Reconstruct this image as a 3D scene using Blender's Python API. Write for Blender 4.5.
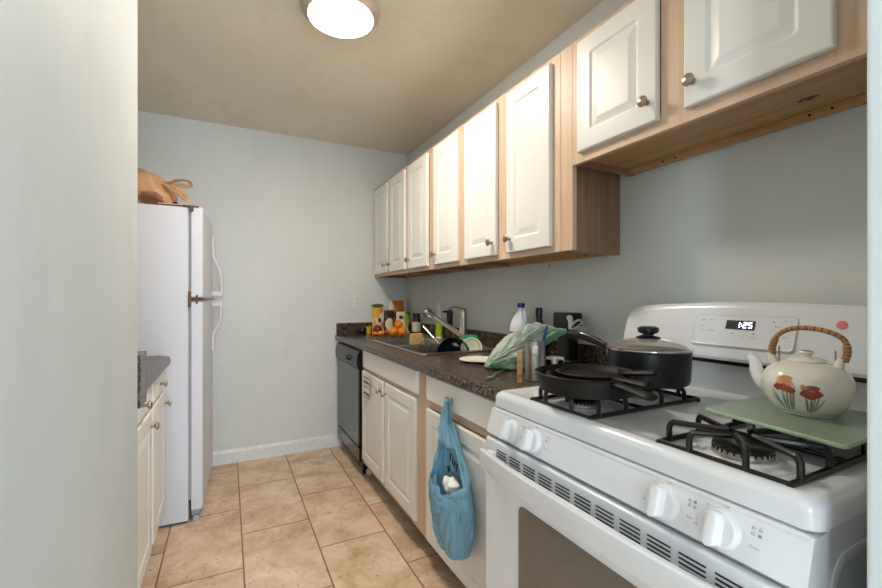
import bpy, bmesh, math, random
from math import sin, cos, pi, radians as R
from mathutils import Vector as V, Matrix, noise
random.seed(7)
scn = bpy.context.scene
for o in list(bpy.data.objects): bpy.data.objects.remove(o)
C = scn.collection
# ---------------------------------------------------------------- camera
CAMZ, FPX = 1.21, 420.0
cd = bpy.data.cameras.new('camera'); cam = bpy.data.objects.new('camera', cd); C.objects.link(cam)
cd.sensor_width = 36; cd.lens = FPX / 882 * 36; cd.shift_y = 4 / 882; cd.clip_start = .02
cam.location = (0, 0, CAMZ); cam.rotation_euler = (R(90), 0, -math.atan(213 / 420))
scn.camera = cam
# ---------------------------------------------------------------- light
scn.view_settings.view_transform = 'Standard'; scn.view_settings.look = 'None'
scn.view_settings.gamma = 1; scn.view_settings.exposure = 1.1
w = bpy.data.worlds.new('world'); scn.world = w; w.use_nodes = True
w.node_tree.nodes['Background'].inputs[0].default_value = (.62, .76, 1, 1)
w.node_tree.nodes['Background'].inputs[1].default_value = 1.0
def area(name, loc, rot, sx, sy, power, col, spread=pi):
    l = bpy.data.lights.new(name, 'AREA'); l.shape = 'RECTANGLE'; l.size = sx; l.size_y = sy
    l.energy = power; l.color = col; l.spread = spread
    o = bpy.data.objects.new(name, l); C.objects.link(o); o.location = loc; o.rotation_euler = rot; return o
# daylight through the window of the room behind the camera
area('window_daylight', (.75, -3.52, 1.45), (R(90), 0, 0), 2.3, 1.5, 60, (.70, .85, 1))
# added unseen fill from the left, brightens the stove and right wall
area('added_side_fill', (-2.92, -2.0, 1.45), (0, R(-90), 0), 1.5, 1.9, 172, (.68, .83, 1))
LAMP = (.44, 1.83)
LAMP_STRENGTH = 60     # radiance of the lamp's own glowing diffuser

# ---------------------------------------------------------------- materials
def nt(name):
    m = bpy.data.materials.new(name); m.use_nodes = True
    n = m.node_tree; return m, n, n.nodes['Principled BSDF']
def rgb(h):
    h = h.lstrip('#'); c = [int(h[i:i + 2], 16) / 255 for i in (0, 2, 4)]
    return tuple((x / 12.92 if x < .04045 else ((x + .055) / 1.055) ** 2.4) for x in c) + (1,)
def ramp(n, fac, stops):
    r = n.nodes.new('ShaderNodeValToRGB'); el = r.color_ramp.elements
    while len(el) < len(stops): el.new(.5)
    for e, (p, c) in zip(el, stops): e.position = p; e.color = c
    n.links.new(fac, r.inputs[0]); return r.outputs[0]
def coords(n, scale=(1, 1, 1), loc=(0, 0, 0), gen='Object', rot=(0, 0, 0)):
    t = n.nodes.new('ShaderNodeTexCoord'); m = n.nodes.new('ShaderNodeMapping')
    m.inputs['Scale'].default_value = scale; m.inputs['Location'].default_value = loc; m.inputs['Rotation'].default_value = rot
    n.links.new(t.outputs[gen], m.inputs[0]); return m.outputs[0]
def noi(n, vec, scale, detail=4, rough=.5, dist=0):
    t = n.nodes.new('ShaderNodeTexNoise'); t.inputs['Scale'].default_value = scale; t.inputs['Detail'].default_value = detail
    t.inputs['Roughness'].default_value = rough; t.inputs['Distortion'].default_value = dist
    n.links.new(vec, t.inputs['Vector']); return t.outputs['Fac']
def bump(n, b, fac, strength, dist=.002):
    k = n.nodes.new('ShaderNodeBump'); k.inputs['Strength'].default_value = strength; k.inputs['Distance'].default_value = dist
    n.links.new(fac, k.inputs['Height']); n.links.new(k.outputs[0], b.inputs['Normal'])
def mixc(n, fac, a, b, mode='MIX'):
    k = n.nodes.new('ShaderNodeMix'); k.data_type = 'RGBA'; k.blend_type = mode
    for s, x in ((k.inputs[0], fac), (k.inputs[6], a), (k.inputs[7], b)):
        if hasattr(x, 'links'): n.links.new(x, s)
        else: s.default_value = x
    return k.outputs[2]
def solid(name, col, rough=.5, metal=0, var=.06, scale=25, bmp=0, coat=0, spec=None):
    m, n, b = nt(name); c = rgb(col) if isinstance(col, str) else col
    v = coords(n); f = noi(n, v, scale, 3)
    d = tuple(x * (1 - var) for x in c[:3]) + (1,); u = tuple(min(1, x * (1 + var)) for x in c[:3]) + (1,)
    n.links.new(ramp(n, f, [(.3, d), (.7, u)]), b.inputs['Base Color'])
    b.inputs['Roughness'].default_value = rough; b.inputs['Metallic'].default_value = metal
    b.inputs['Coat Weight'].default_value = coat
    if spec is not None: b.inputs['Specular IOR Level'].default_value = spec
    if bmp: bump(n, b, noi(n, v, scale * 4, 3), bmp)
    return m
def paint(name, a, b2, stain=None):
    m, n, b = nt(name); v = coords(n)
    c = ramp(n, noi(n, v, 1.6, 5, .6), [(.3, rgb(a)), (.72, rgb(b2))])
    if stain:
        f = ramp(n, noi(n, coords(n, (2.2, 2.2, .9), (3, 1, 5)), 2.0, 6, .62), [(.56, (0, 0, 0, 1)), (.8, (.55, .55, .55, 1))])
        c = mixc(n, f, c, rgb(stain))
    n.links.new(c, b.inputs['Base Color']); b.inputs['Roughness'].default_value = .62
    bump(n, b, noi(n, v, 260, 3), .12, .001); return m
def wood(name, a, b2, c2, grain='Z', rough=.45):
    m, n, b = nt(name); s = {'Z': (38, 38, 1.4), 'Y': (38, 1.4, 38), 'X': (1.4, 38, 38)}[grain]
    f = noi(n, coords(n, s), 1.6, 6, .62, .6); g = noi(n, coords(n, tuple(x * .25 for x in s)), 1.5, 3)
    c = ramp(n, f, [(.25, rgb(c2)), (.5, rgb(a)), (.75, rgb(b2))])
    c = mixc(n, .35, c, ramp(n, g, [(.3, rgb(c2)), (.7, rgb(b2))]))
    n.links.new(c, b.inputs['Base Color']); b.inputs['Roughness'].default_value = rough
    bump(n, b, f, .15, .0006); return m
M = {}
M['wall'] = paint('wall_paint', '#d0d3d0', '#d7dad6', '#c3c6c0')
M['wallblue'] = paint('passage_paint', '#bcc2c3', '#c6cbcb', '#aeb4b0')
M['ceiling'] = paint('ceiling_paint', '#e8dfcb', '#eee6d4', '#d9cbb0')
M['trim'] = solid('trim_white', '#dcdedc', .4)
M['cab'] = solid('cabinet_white', '#e4e2dc', .36, var=.015, scale=3)
M['maple'] = wood('maple_frame', '#cfae92', '#dcc0a4', '#bd977a', 'Z')
M['mapleh'] = wood('maple_rail', '#cfae92', '#dcc0a4', '#bd977a', 'Y')
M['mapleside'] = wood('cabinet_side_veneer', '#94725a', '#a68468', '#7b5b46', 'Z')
M['mapledark'] = wood('cabinet_underside', '#b98c5c', '#cb9f6c', '#9f744a', 'Y')
M['nickel'] = solid('brushed_nickel', '#a99b8c', .32, 1, .08, 60)
M['rimmet'] = solid('satin_lamp_rim', '#cfc4b6', .35, .5, .03)
M['steel'] = solid('stainless', '#b8b4ac', .3, 1, .08, 40)
M['chrome'] = solid('chrome', '#c9c6c0', .16, 1, .03)
M['appl'] = solid('appliance_white', '#d9dbdf', .2, 0, .01, 3, coat=.3)
M['fridge'] = solid('fridge_white', '#d3d3d9', .42, 0, .015, 200, .15)
M['black'] = solid('black_plastic', '#0c0c0e', .28, 0, .1)
M['dw'] = solid('dishwasher_black', '#101113', .18, 0, .1, coat=.3)
M['iron'] = solid('cast_iron', '#0d0b0a', .5, 0, .2, 80, .3, spec=.3)
M['grate'] = solid('grate_enamel', '#0f0c0b', .3, 0, .15, 60)
M['gasket'] = solid('grey_gasket', '#a6a7b2', .6)
M['rust'] = solid('rusted_hinge', '#6d4a2e', .6, .3, .3, 120)
M['dark'] = solid('dark_void', '#060606', .8)
M['wick'] = solid('clear_white_plastic', '#e8e4da', .4)
M['ceramic'] = solid('ceramic_cream', '#e9e3d8', .14, 0, .012, 5, coat=.6)
M['wicker'] = wood('cane_wrap', '#b5834f', '#cd9f69', '#86592f', 'X', .5)
M['cane_gap'] = solid('cane_gap', '#7a4b26', .6)
M['boardg'] = solid('green_board', '#82937f', .3, 0, .1, 22, .1)
M['boarde'] = solid('green_board_edge', '#a9bda0', .35)
M['fabricw'] = solid('towel_cloth', '#dcd8ce', .9, 0, .08, 80, .4)
M['fabrick'] = solid('towel_stripe', '#3c3d42', .9)
M['orange'] = solid('orange_peel', '#ef8a17', .42, 0, .08, 60, .5)
M['red'] = solid('red_skin', '#8c1528', .3, 0, .3, 20)
M['paper'] = solid('brown_bag', '#b98d62', .5, 0, .12, 14, .3)
M['paperd'] = solid('brown_bag_print', '#8a5c42', .5, 0, .1)
M['peach'] = solid('peach_sheet', '#dcb290', .5)
M['yel'] = solid('yellow', '#dca91a', .45)
M['lime'] = solid('lime_label', '#a3bf2c', .45, 0, .12, 60)
M['cream'] = solid('cream_pack', '#d8d2b4', .5, 0, .14, 60)
M['packo'] = solid('orange_pack', '#c87a22', .45, 0, .25, 40)
M['packb'] = solid('brown_pack', '#3d1f18', .4, 0, .3, 40)
M['leaf'] = solid('green_print', '#55702c', .5, 0, .2, 60)
M['teal'] = solid('teal_lid', '#159a78', .4)
M['navy'] = solid('navy_enamel', '#10222f', .18, 0, .2, 20, coat=.5)
M['navyb'] = solid('blue_cap', '#1d2f78', .35)
M['purple'] = solid('dark_violet', '#1a1440', .25)
M['jug'] = solid('milky_plastic', '#ccd2de', .35)
M['redlab'] = solid('red_label', '#c2262b', .4)
M['spongem'] = solid('sponge', '#c39a66', .9, 0, .25, 90, .6)
M['cardo'] = solid('tan_card', '#c89a6e', .6, 0, .15, 50)
M['plate'] = solid('white_plate', '#e6e2d8', .3, 0, .02)
M['pgreen'] = solid('pale_green_plate', '#c9cfb4', .3)
M['potgrey'] = solid('pot_nonstick', '#1d1d24', .3, .2, .1, 40)
M['crust'] = solid('burner_base', '#a59a90', .4, .6, .35, 60)
M['ink'] = solid('grey_ink', '#7d7f86', .6)
M['inkd'] = solid('black_ink', '#1a1b20', .6)
M['pinkst'] = solid('pink_sticker', '#df7480', .6)
M['white'] = solid('bright_white', '#ecebe6', .5)
M['outlet'] = solid('outlet_ivory', '#e0dccd', .4)
M['petal'] = solid('petal_orange', '#d3925e', .2, 0, .25, 90)
M['petalr'] = solid('petal_red', '#a04a38', .2, 0, .25, 90)
M['blade'] = solid('leaf_painted', '#8e9884', .2, 0, .3, 60)
M['brownglaze'] = solid('brown_glaze', '#a77a52', .2)
def laminate():
    m, n, b = nt('granite_laminate'); v = coords(n)
    vo = n.nodes.new('ShaderNodeTexVoronoi'); vo.inputs['Scale'].default_value = 190; n.links.new(v, vo.inputs['Vector'])
    s = n.nodes.new('ShaderNodeSeparateColor'); n.links.new(vo.outputs['Color'], s.inputs[0])
    c1 = ramp(n, s.outputs[0], [(0, rgb('#15100d')), (.35, rgb('#2b201a')), (.6, rgb('#45362c')), (.82, rgb('#6b5a4b')), (.97, rgb('#9a8877'))])
    c = mixc(n, ramp(n, noi(n, v, 60, 4), [(.35, (0, 0, 0, 1)), (.65, (.6, .6, .6, 1))]), c1, rgb('#2e2420'))
    n.links.new(c, b.inputs['Base Color']); b.inputs['Roughness'].default_value = .27; return m
M['lam'] = laminate()
def tiles():
    m, n, b = nt('travertine_tile'); v = coords(n)
    sx = n.nodes.new('ShaderNodeSeparateXYZ'); n.links.new(v, sx.inputs[0])
    cb = n.nodes.new('ShaderNodeCombineXYZ')
    a = n.nodes.new('ShaderNodeMath'); a.operation = 'ADD'; a.inputs[1].default_value = -.295 + .595 * 20; n.links.new(sx.outputs[1], a.inputs[0])
    d = n.nodes.new('ShaderNodeMath'); d.operation = 'ADD'; d.inputs[1].default_value = -.0625 + .3335 * 20; n.links.new(sx.outputs[0], d.inputs[0])
    n.links.new(a.outputs[0], cb.inputs[0]); n.links.new(d.outputs[0], cb.inputs[1])
    br = n.nodes.new('ShaderNodeTexBrick'); n.links.new(cb.outputs[0], br.inputs['Vector'])
    for k, x in (('Scale', 1), ('Mortar Size', .0036), ('Mortar Smooth', .2), ('Brick Width', .595), ('Row Height', .3335), ('Bias', 0)): br.inputs[k].default_value = x
    br.inputs['Color1'].default_value = (0, 0, 0, 1); br.inputs['Color2'].default_value = (1, 1, 1, 1); br.inputs['Mortar'].default_value = (.5, .5, .5, 1)
    # shift the marbling per tile
    sc = n.nodes.new('ShaderNodeVectorMath'); sc.operation = 'MULTIPLY_ADD'; n.links.new(br.outputs['Color'], sc.inputs[0]); sc.inputs[1].default_value = (7, 3, 5); n.links.new(v, sc.inputs[2])
    f = noi(n, sc.outputs[0], 4.5, 9, .68, .5); g = noi(n, sc.outputs[0], 17, 6, .7, .8)
    c = ramp(n, f, [(.3, rgb('#b38e6e')), (.42, rgb('#cbab8b')), (.54, rgb('#dcc1a4')), (.7, rgb('#e7d3bb'))])
    c = mixc(n, ramp(n, g, [(.56, (0, 0, 0, 1)), (.72, (.65, .65, .65, 1))]), c, rgb('#ab8660'))
    c = mixc(n, ramp(n, noi(n, sc.outputs[0], 48, 4, .6), [(.63, (0, 0, 0, 1)), (.70, (.8, .8, .8, 1))]), c, rgb('#80593a'))
    c = mixc(n, br.outputs['Fac'], c, rgb('#7d6248'))
    n.links.new(c, b.inputs['Base Color']); b.inputs['Roughness'].default_value = .42
    k = n.nodes.new('ShaderNodeBump'); k.inputs['Strength'].default_value = .5; k.inputs['Distance'].default_value = .002; k.invert = True
    n.links.new(br.outputs['Fac'], k.inputs['Height']); n.links.new(k.outputs[0], b.inputs['Normal'])
    return m
M['tile'] = tiles()
def emit(name, col, s):
    m, n, b = nt(name); b.inputs['Emission Color'].default_value = col; b.inputs['Emission Strength'].default_value = s
    b.inputs['Base Color'].default_value = (.8, .8, .8, 1); return m
M['lampglow'] = emit('lamp_diffuser', (1, .90, .77, 1), LAMP_STRENGTH)
M['led'] = emit('clock_led', (.75, .85, 1, 1), 2.2)
def film(name, col, trans, transl=.35, rough=.25):
    m, n, b = nt(name); out = n.nodes['Material Output']
    c = ramp(n, noi(n, coords(n), 18, 3), [(.3, tuple(x * .88 for x in rgb(col)[:3]) + (1,)), (.7, rgb(col))])
    n.links.new(c, b.inputs['Base Color']); b.inputs['Roughness'].default_value = rough
    tl = n.nodes.new('ShaderNodeBsdfTranslucent'); n.links.new(c, tl.inputs[0])
    tp = n.nodes.new('ShaderNodeBsdfTransparent'); tp.inputs[0].default_value = tuple(.5 + .5 * x for x in rgb(col)[:3]) + (1,)
    m1 = n.nodes.new('ShaderNodeMixShader'); m1.inputs[0].default_value = transl; n.links.new(b.outputs[0], m1.inputs[1]); n.links.new(tl.outputs[0], m1.inputs[2])
    m2 = n.nodes.new('ShaderNodeMixShader'); m2.inputs[0].default_value = trans; n.links.new(m1.outputs[0], m2.inputs[1]); n.links.new(tp.outputs[0], m2.inputs[2])
    n.links.new(m2.outputs[0], out.inputs[0]); return m
M['bluebag'] = film('blue_film', '#9fd2ea', .12, .42, .2)
M['greenbag'] = film('green_film', '#e9f1e9', .25, .4, .2)
M['greendark'] = film('green_film_deep', '#b4dcc0', .2, .4, .2)
M['whitefilm'] = film('white_film', '#dfe6df', .22)
def glass(name, col, rough=.02, ior=1.45, mixd=.0):
    m, n, b = nt(name); b.inputs['Base Color'].default_value = col; b.inputs['Transmission Weight'].default_value = 1 - mixd
    b.inputs['Roughness'].default_value = rough; b.inputs['IOR'].default_value = ior; return m
M['glass'] = glass('clear_glass', (.95, .96, .95, 1))
M['lidglass'] = glass('lid_glass', (.86, .82, .76, 1), .04, 1.45, .12)
M['amber'] = glass('amber_soap', (.65, .35, .18, 1), .1)
M['darkglass'] = solid('oven_window_glass', '#5f5b56', .12, 0, .05, 4, coat=.6)

# ---------------------------------------------------------------- mesh builder
OFF = {}
def fr(o, x, y, n):
    """matrix from origin and axes"""
    m = Matrix.Identity(4)
    for i, a in enumerate((x, y, n)):
        for j in range(3): m[j][i] = a[j]
    for j in range(3): m[j][3] = o[j]
    return m
def faceL(o): return fr(o, (0, -1, 0), (0, 0, 1), (-1, 0, 0))    # surface looking to -X
def faceR(o): return fr(o, (0, 1, 0), (0, 0, 1), (1, 0, 0))      # surface looking to +X
def faceF(o): return fr(o, (1, 0, 0), (0, 0, 1), (0, -1, 0))     # surface looking to -Y
def up(o): return Matrix.Translation(o)
class MB:
    def __init__(s): s.bm = bmesh.new(); s.mi = 0
    def face(s, vs):
        try: f = s.bm.faces.new(vs); f.material_index = s.mi; f.smooth = True; return f
        except ValueError: return None
    def vert(s, p): return s.bm.verts.new(p)
    def loft(s, loops, caps=(1, 1), closed=True, ring=False):
        L = [[s.vert(p) for p in lp] for lp in loops]; n = len(L[0])
        rng = range(len(L) if ring else len(L) - 1)
        for i in rng:
            a, b = L[i], L[(i + 1) % len(L)]
            for j in range(n if closed else n - 1):
                k = (j + 1) % n; s.face((a[j], a[k], b[k], b[j]))
        if caps[0] and not ring: s.face(L[0][::-1])
        if caps[1] and not ring: s.face(L[-1])
        return s
    def box(s, x0, x1, y0, y1, z0, z1, bev=0.0, m=None, seg=2):
        m = m or Matrix.Identity(4)
        r = bmesh.ops.create_cube(s.bm, size=1, matrix=m @ Matrix.Translation(((x0 + x1) / 2, (y0 + y1) / 2, (z0 + z1) / 2)) @ Matrix.Diagonal((abs(x1 - x0), abs(y1 - y0), abs(z1 - z0), 1)))
        fs = {f for v in r['verts'] for f in v.link_faces}
        for f in fs: f.material_index = s.mi; f.smooth = True
        if bev:
            es = list({e for v in r['verts'] for e in v.link_edges})
            rr = bmesh.ops.bevel(s.bm, geom=es, offset=bev, segments=seg, affect='EDGES', profile=.5)
            for f in rr['faces']: f.material_index = s.mi; f.smooth = True
        return s
    def rloop(s, m, w, h, r, z, seg=5):
        r = max(min(r, w / 2 - 1e-5, h / 2 - 1e-5), 1e-5); out = []
        for cx, cy, a0 in ((w / 2 - r, h / 2 - r, 0), (-w / 2 + r, h / 2 - r, 90), (-w / 2 + r, -h / 2 + r, 180), (w / 2 - r, -h / 2 + r, 270)):
            for k in range(seg + 1):
                a = R(a0 + 90 * k / seg); out.append(m @ V((cx + r * cos(a), cy + r * sin(a), z)))
        return out
    def rr(s, m, w, h, stack, rad=.004, seg=5, caps=(1, 1)):
        """stack of (inset, height[, radius]) rounded rectangles"""
        return s.loft([s.rloop(m, w - 2 * t[0], h - 2 * t[0], t[2] if len(t) > 2 else max(rad - t[0], .001), t[1], seg) for t in stack], caps)
    def lathe(s, prof, m=None, seg=32, caps=(1, 1), sx=1, sy=1):
        m = m or Matrix.Identity(4)
        return s.loft([[m @ V((r * cos(2 * pi * k / seg) * sx, r * sin(2 * pi * k / seg) * sy, z)) for k in range(seg)] for r, z in prof], caps)
    def tube(s, pts, r, seg=10, caps=(1, 1), ring=False, flat=1.0, upv=None):
        pts = [V(p) for p in pts]; n = len(pts); rs = r if isinstance(r, (list, tuple)) else [r] * n
        loops = []; ref = V(upv) if upv else None
        for i, p in enumerate(pts):
            if ring: t = pts[(i + 1) % n] - pts[i - 1]
            else: t = pts[min(i + 1, n - 1)] - pts[max(i - 1, 0)]
            t.normalize()
            if ref is None: ref = V((0, 0, 1)) if abs(t.z) < .9 else V((1, 0, 0))
            a = ref.cross(t)
            if a.length < 1e-4: a = V((0, 1, 0)).cross(t)
            a.normalize(); b = t.cross(a); 
            if not upv: ref = b
            loops.append([p + a * cos(2 * pi * k / seg) * rs[i] + b * sin(2 * pi * k / seg) * rs[i] * flat for k in range(seg)])
        return s.loft(loops, caps, ring=ring)
    def ball(s, c, r, m=None, seg=20, rings=12, sx=1, sy=1, sz=1):
        m = m or Matrix.Identity(4); c = V(c)
        prof = [(r * sin(pi * k / rings), -r * cos(pi * k / rings) * sz) for k in range(rings + 1)]
        prof[0] = (1e-5, prof[0][1]); prof[-1] = (1e-5, prof[-1][1])
        return s.lathe(prof, m @ Matrix.Translation(c), seg, (1, 1), sx, sy)
    def text(s, txt, m, size, align='CENTER'):
        cu = bpy.data.curves.new('t', 'FONT'); cu.body = txt; cu.size = size; cu.align_x = align; cu.align_y = 'CENTER'; cu.resolution_u = 2
        o = bpy.data.objects.new('t', cu); C.objects.link(o)
        me = bpy.data.meshes.new_from_object(o.evaluated_get(bpy.context.evaluated_depsgraph_get()))
        n0 = len(s.bm.faces); nv = len(s.bm.verts); s.bm.from_mesh(me); s.bm.verts.ensure_lookup_table(); s.bm.faces.ensure_lookup_table()
        for v in s.bm.verts[nv:]: v.co = m @ v.co
        for f in s.bm.faces[n0:]: f.material_index = s.mi
        bpy.data.objects.remove(o); bpy.data.curves.remove(cu); bpy.data.meshes.remove(me); return s
    def jitter(s, amp, freq=12, seed=0, ridge=False, scale=(1, 1, 1)):
        for v in s.bm.verts:
            p = V((v.co[i] * freq * scale[i] + seed for i in range(3)))
            d = noise.noise_vector(p)
            if ridge:
                d = V([1 - 2 * abs(x) for x in d]) * .7
            v.co += d * amp
        return s
    def build(s, name, mats, parent=None, loc=None, sharp=40, sub=0, recalc=True, solid=0, wn=True):
        if recalc: bmesh.ops.recalc_face_normals(s.bm, faces=s.bm.faces)
        off = OFF[parent.name] if parent else V(loc or (0, 0, 0))
        if off.length: bmesh.ops.translate(s.bm, verts=s.bm.verts, vec=-off)
        me = bpy.data.meshes.new(name); s.bm.to_mesh(me); s.bm.free()
        for mt in (mats if isinstance(mats, (list, tuple)) else [mats]): me.materials.append(mt)
        me.set_sharp_from_angle(angle=R(sharp))
        o = bpy.data.objects.new(name, me); C.objects.link(o)
        if parent: o.parent = parent
        else: o.location = off
        OFF[o.name] = off
        if wn:
            q = o.modifiers.new('flat_faces', 'WEIGHTED_NORMAL'); q.keep_sharp = True; q.weight = 60
        if solid:
            q = o.modifiers.new('thick', 'SOLIDIFY'); q.thickness = solid; q.offset = 0
        if sub:
            q = o.modifiers.new('sub', 'SUBSURF'); q.levels = sub; q.render_levels = sub
        return o
def tag(o, label, cat=None, group=None):
    o['label'] = label
    if cat: o['category'] = cat
    if group: o['group'] = group
    return o
def thing(name, loc, label, cat, group=None):
    o = bpy.data.objects.new(name, None); C.objects.link(o); o.location = loc; OFF[o.name] = V(loc); o.empty_display_size = .05
    return tag(o, label, cat, group)
def struct(mb, name, mat, **k):
    o = mb.build(name, mat, **k); o['kind'] = 'structure'; return o
def copy_tree(o, parent=None):
    c = o.copy(); C.objects.link(c); c.parent = parent
    for ch in [x for x in bpy.data.objects if x.parent == o and x != c]: copy_tree(ch, c)
    return c
def spline(pts, n=8):
    """catmull rom"""
    P = [V(p) for p in pts]; out = []
    for i in range(len(P) - 1):
        a, b, c, d = P[max(i - 1, 0)], P[i], P[i + 1], P[min(i + 2, len(P) - 1)]
        for k in range(n):
            t = k / n; out.append(.5 * ((2 * b) + (c - a) * t + (2 * a - 5 * b + 4 * c - d) * t * t + (3 * b - a - 3 * c + d) * t ** 3))
    out.append(P[-1]); return out

# ---------------------------------------------------------------- room
XW, YB, ZC = 1.425, 3.45, 2.475
XL, YL = -.243, 1.545            # face and end of the partition on the left
JX, JY = .652, .21                # corner of the jamb on the right
RB = -3.5                        # far wall of the room behind the camera
struct(MB().box(-3, 3, RB - .1, YB + .1, -.08, 0), 'floor', M['tile'])
struct(MB().box(-3, 3, RB - .1, YB + .1, ZC, ZC + .08), 'ceiling', M['ceiling'])
struct(MB().box(-1.1, XW + .1, YB, YB + .1, 0, ZC), 'wall_back', M['wall'])
struct(MB().box(XW, XW + .1, JY, YB, 0, ZC), 'wall_right', M['wall'])
struct(MB().box(-1.0, -.9, YL, YB, 0, ZC), 'wall_left', M['wall'])
struct(MB().box(-.9, XL, -.45, YL, 0, ZC, .004), 'wall_partition', M['wallblue'])
struct(MB().box(JX, 2.2, .06, JY, 0, ZC, .006), 'wall_doorway', M['wallblue'])
b = MB().box(-3, -2.9, RB, -2.95, 0, ZC).box(-3, -2.9, -1.05, -.45, 0, ZC).box(-3, -2.9, -2.95, -1.05, 0, .7).box(-3, -2.9, -2.95, -1.05, 2.2, ZC).box(-2.9, -.9, -.55, -.45, 0, ZC)
struct(b, 'wall_passage_left', M['wallblue'])
b = MB()
for y in (-2.95, -2.025, -1.1): b.box(-2.98, -2.94, y, y + .05, .7, 2.2, .004)
for z in (.7, 2.15): b.box(-2.98, -2.94, -2.9, -1.1, z, z + .05, .004)
struct(b, 'added_fill_window', M['trim'])  # unseen window frame, added to go with the left fill light
struct(MB().box(2.2, 2.3, RB, JY, 0, ZC), 'wall_passage_right', M['wallblue'])
b = MB(); b.box(-2.9, -.45, RB - .1, RB, 0, ZC); b.box(1.95, 2.2, RB - .1, RB, 0, ZC); b.box(-.45, 1.95, RB - .1, RB, 0, .65); b.box(-.45, 1.95, RB - .1, RB, 2.25, ZC)
struct(b, 'wall_rear', M['wallblue'])
b = MB(); b.box(-.45, 1.95, RB - .06, RB - .02, .65, .7, .004); b.box(-.45, 1.95, RB - .06, RB - .02, 2.2, 2.25, .004)
for x in (-.45, .725, 1.9): b.box(x, x + .05, RB - .06, RB - .02, .7, 2.2, .004)
struct(b, 'window_1', M['trim'])
# baseboards: profile swept along the wall
def baseboard(name, y0, x0, x1):
    prof = [(0, 0), (.014, 0), (.014, .075), (.011, .082), (.011, .088), (.006, .098), (0, .1)]
    b = MB(); b.loft([[(x, y0 - d, z) for d, z in prof] for x in (x0, x1)]); struct(b, name, M['trim'])
baseboard('baseboard_back', YB, -.9, .86)

# ---------------------------------------------------------------- cabinet helpers
DOOR = [(.0, 0), (.0, .011), (.002, .0155), (.006, .018)]
def door_stack(fr_=.058):
    return DOOR + [(fr_, .018, .012), (fr_ + .003, .0165, .011), (fr_ + .007, .0125, .010), (fr_ + .013, .0115, .009), (fr_ + .034, .0168, .006), (fr_ + .038, .018, .005)]
def front(mk, o, w, h, name, parent, panel=True, fr_=.058):
    b = MB(); st = door_stack(fr_) if panel else DOOR
    b.rr(mk(o), w, h, st, .004, 4); return b.build(name, M['cab'], parent, sharp=50)
KNOB = [(.0085, 0), (.0085, .002), (.005, .004), (.0048, .012), (.008, .016), (.0145, .019), (.0165, .0225), (.0155, .0262), (.011, .029), (.0005, .0305)]
def knob(mk, o, parent):
    return MB().lathe(KNOB, mk(o), 20).build('knob', M['nickel'], parent)

ZB, ZT = 1.385, 2.135
XF = 1.115      # face frame of the upper cabinets
def upper(y0, y1, doors, label, z0=ZB, z1=ZT, xf=XF, door_z=(1.408, 2.112), group='white raised-panel wall cabinets'):
    t = thing('wall_cabinet', ((xf + XW) / 2, (y0 + y1) / 2, z0), label, 'cabinet', group)
    e = .0005; y0 += e; y1 -= e
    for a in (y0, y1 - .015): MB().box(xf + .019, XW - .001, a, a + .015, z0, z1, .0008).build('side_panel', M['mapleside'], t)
    b = MB(); b.box(xf + .019, XW - .001, y0 + .015, y1 - .015, z1 - .015, z1); b.box(XW - .012, XW - .001, y0 + .015, y1 - .015, z0 + .02, z1 - .015)
    b.box(xf + .019, XW - .012, y0 + .015, y1 - .015, z0 + .022, z0 + .036); b.build('carcass', M['mapledark'], t)
    b = MB(); b.box(XW - .032, XW - .013, y0 + .016, y1 - .016, z0 + .001, z0 + .0215, .001)
    b.mi = 1
    for k in (.2, .26, .74, .8):
        yy = y0 + (y1 - y0) * k; b.lathe([(.0035, 0), (.0035, .0006)], faceL((XW - .0322, yy, z0 + .011)), 10)
    b.build('hanging_rail', [M['mapledark'], M['dark']], t)
    b = MB(); s = .052
    b.box(xf, xf + .019, y0, y0 + s, z0, z1, .001); b.box(xf, xf + .019, y1 - s, y1, z0, z1, .001)
    if len(doors) == 2: ym = (doors[0][0] + doors[1][1]) / 2; b.box(xf, xf + .019, ym - .038, ym + .038, z0, z1, .001)
    b.mi = 1; b.box(xf + .0004, xf + .0186, y0 + s, y1 - s, z0, z0 + s, .001); b.box(xf + .0004, xf + .0186, y0 + s, y1 - s, z1 - s, z1, .001)
    b.build('face_frame', [M['maple'], M['mapleh']], t)
    for (a, c, kside) in doors:      # kside +1: knob near the high-Y edge
        d = front(faceL, (xf - .0006, (a + c) / 2, sum(door_z) / 2), c - a, door_z[1] - door_z[0], 'door', t)
        ky = (c - .028) if kside > 0 else (a + .028)
        knob(faceL, (xf - .0184, ky, door_z[0] + .06), d)
    return t
upper(2.693, YB, [(3.10, 3.41, -1), (2.735, 3.045, 1)], 'two-door white wall cabinet in the far corner against the back wall')
upper(2.302, 2.693, [(2.36, 2.676, 1)], 'single-door white wall cabinet beside the far corner cabinet, above the fruit and sink')
upper(1.927, 2.302, [(1.975, 2.269, 1)], 'single-door white wall cabinet next to the near two-door tall pair')
upper(1.206, 1.927, [(1.61, 1.90, -1), (1.247, 1.529, 1)], 'tall two-door white wall cabinet with brown side beside the raised stove cabinet')
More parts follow.
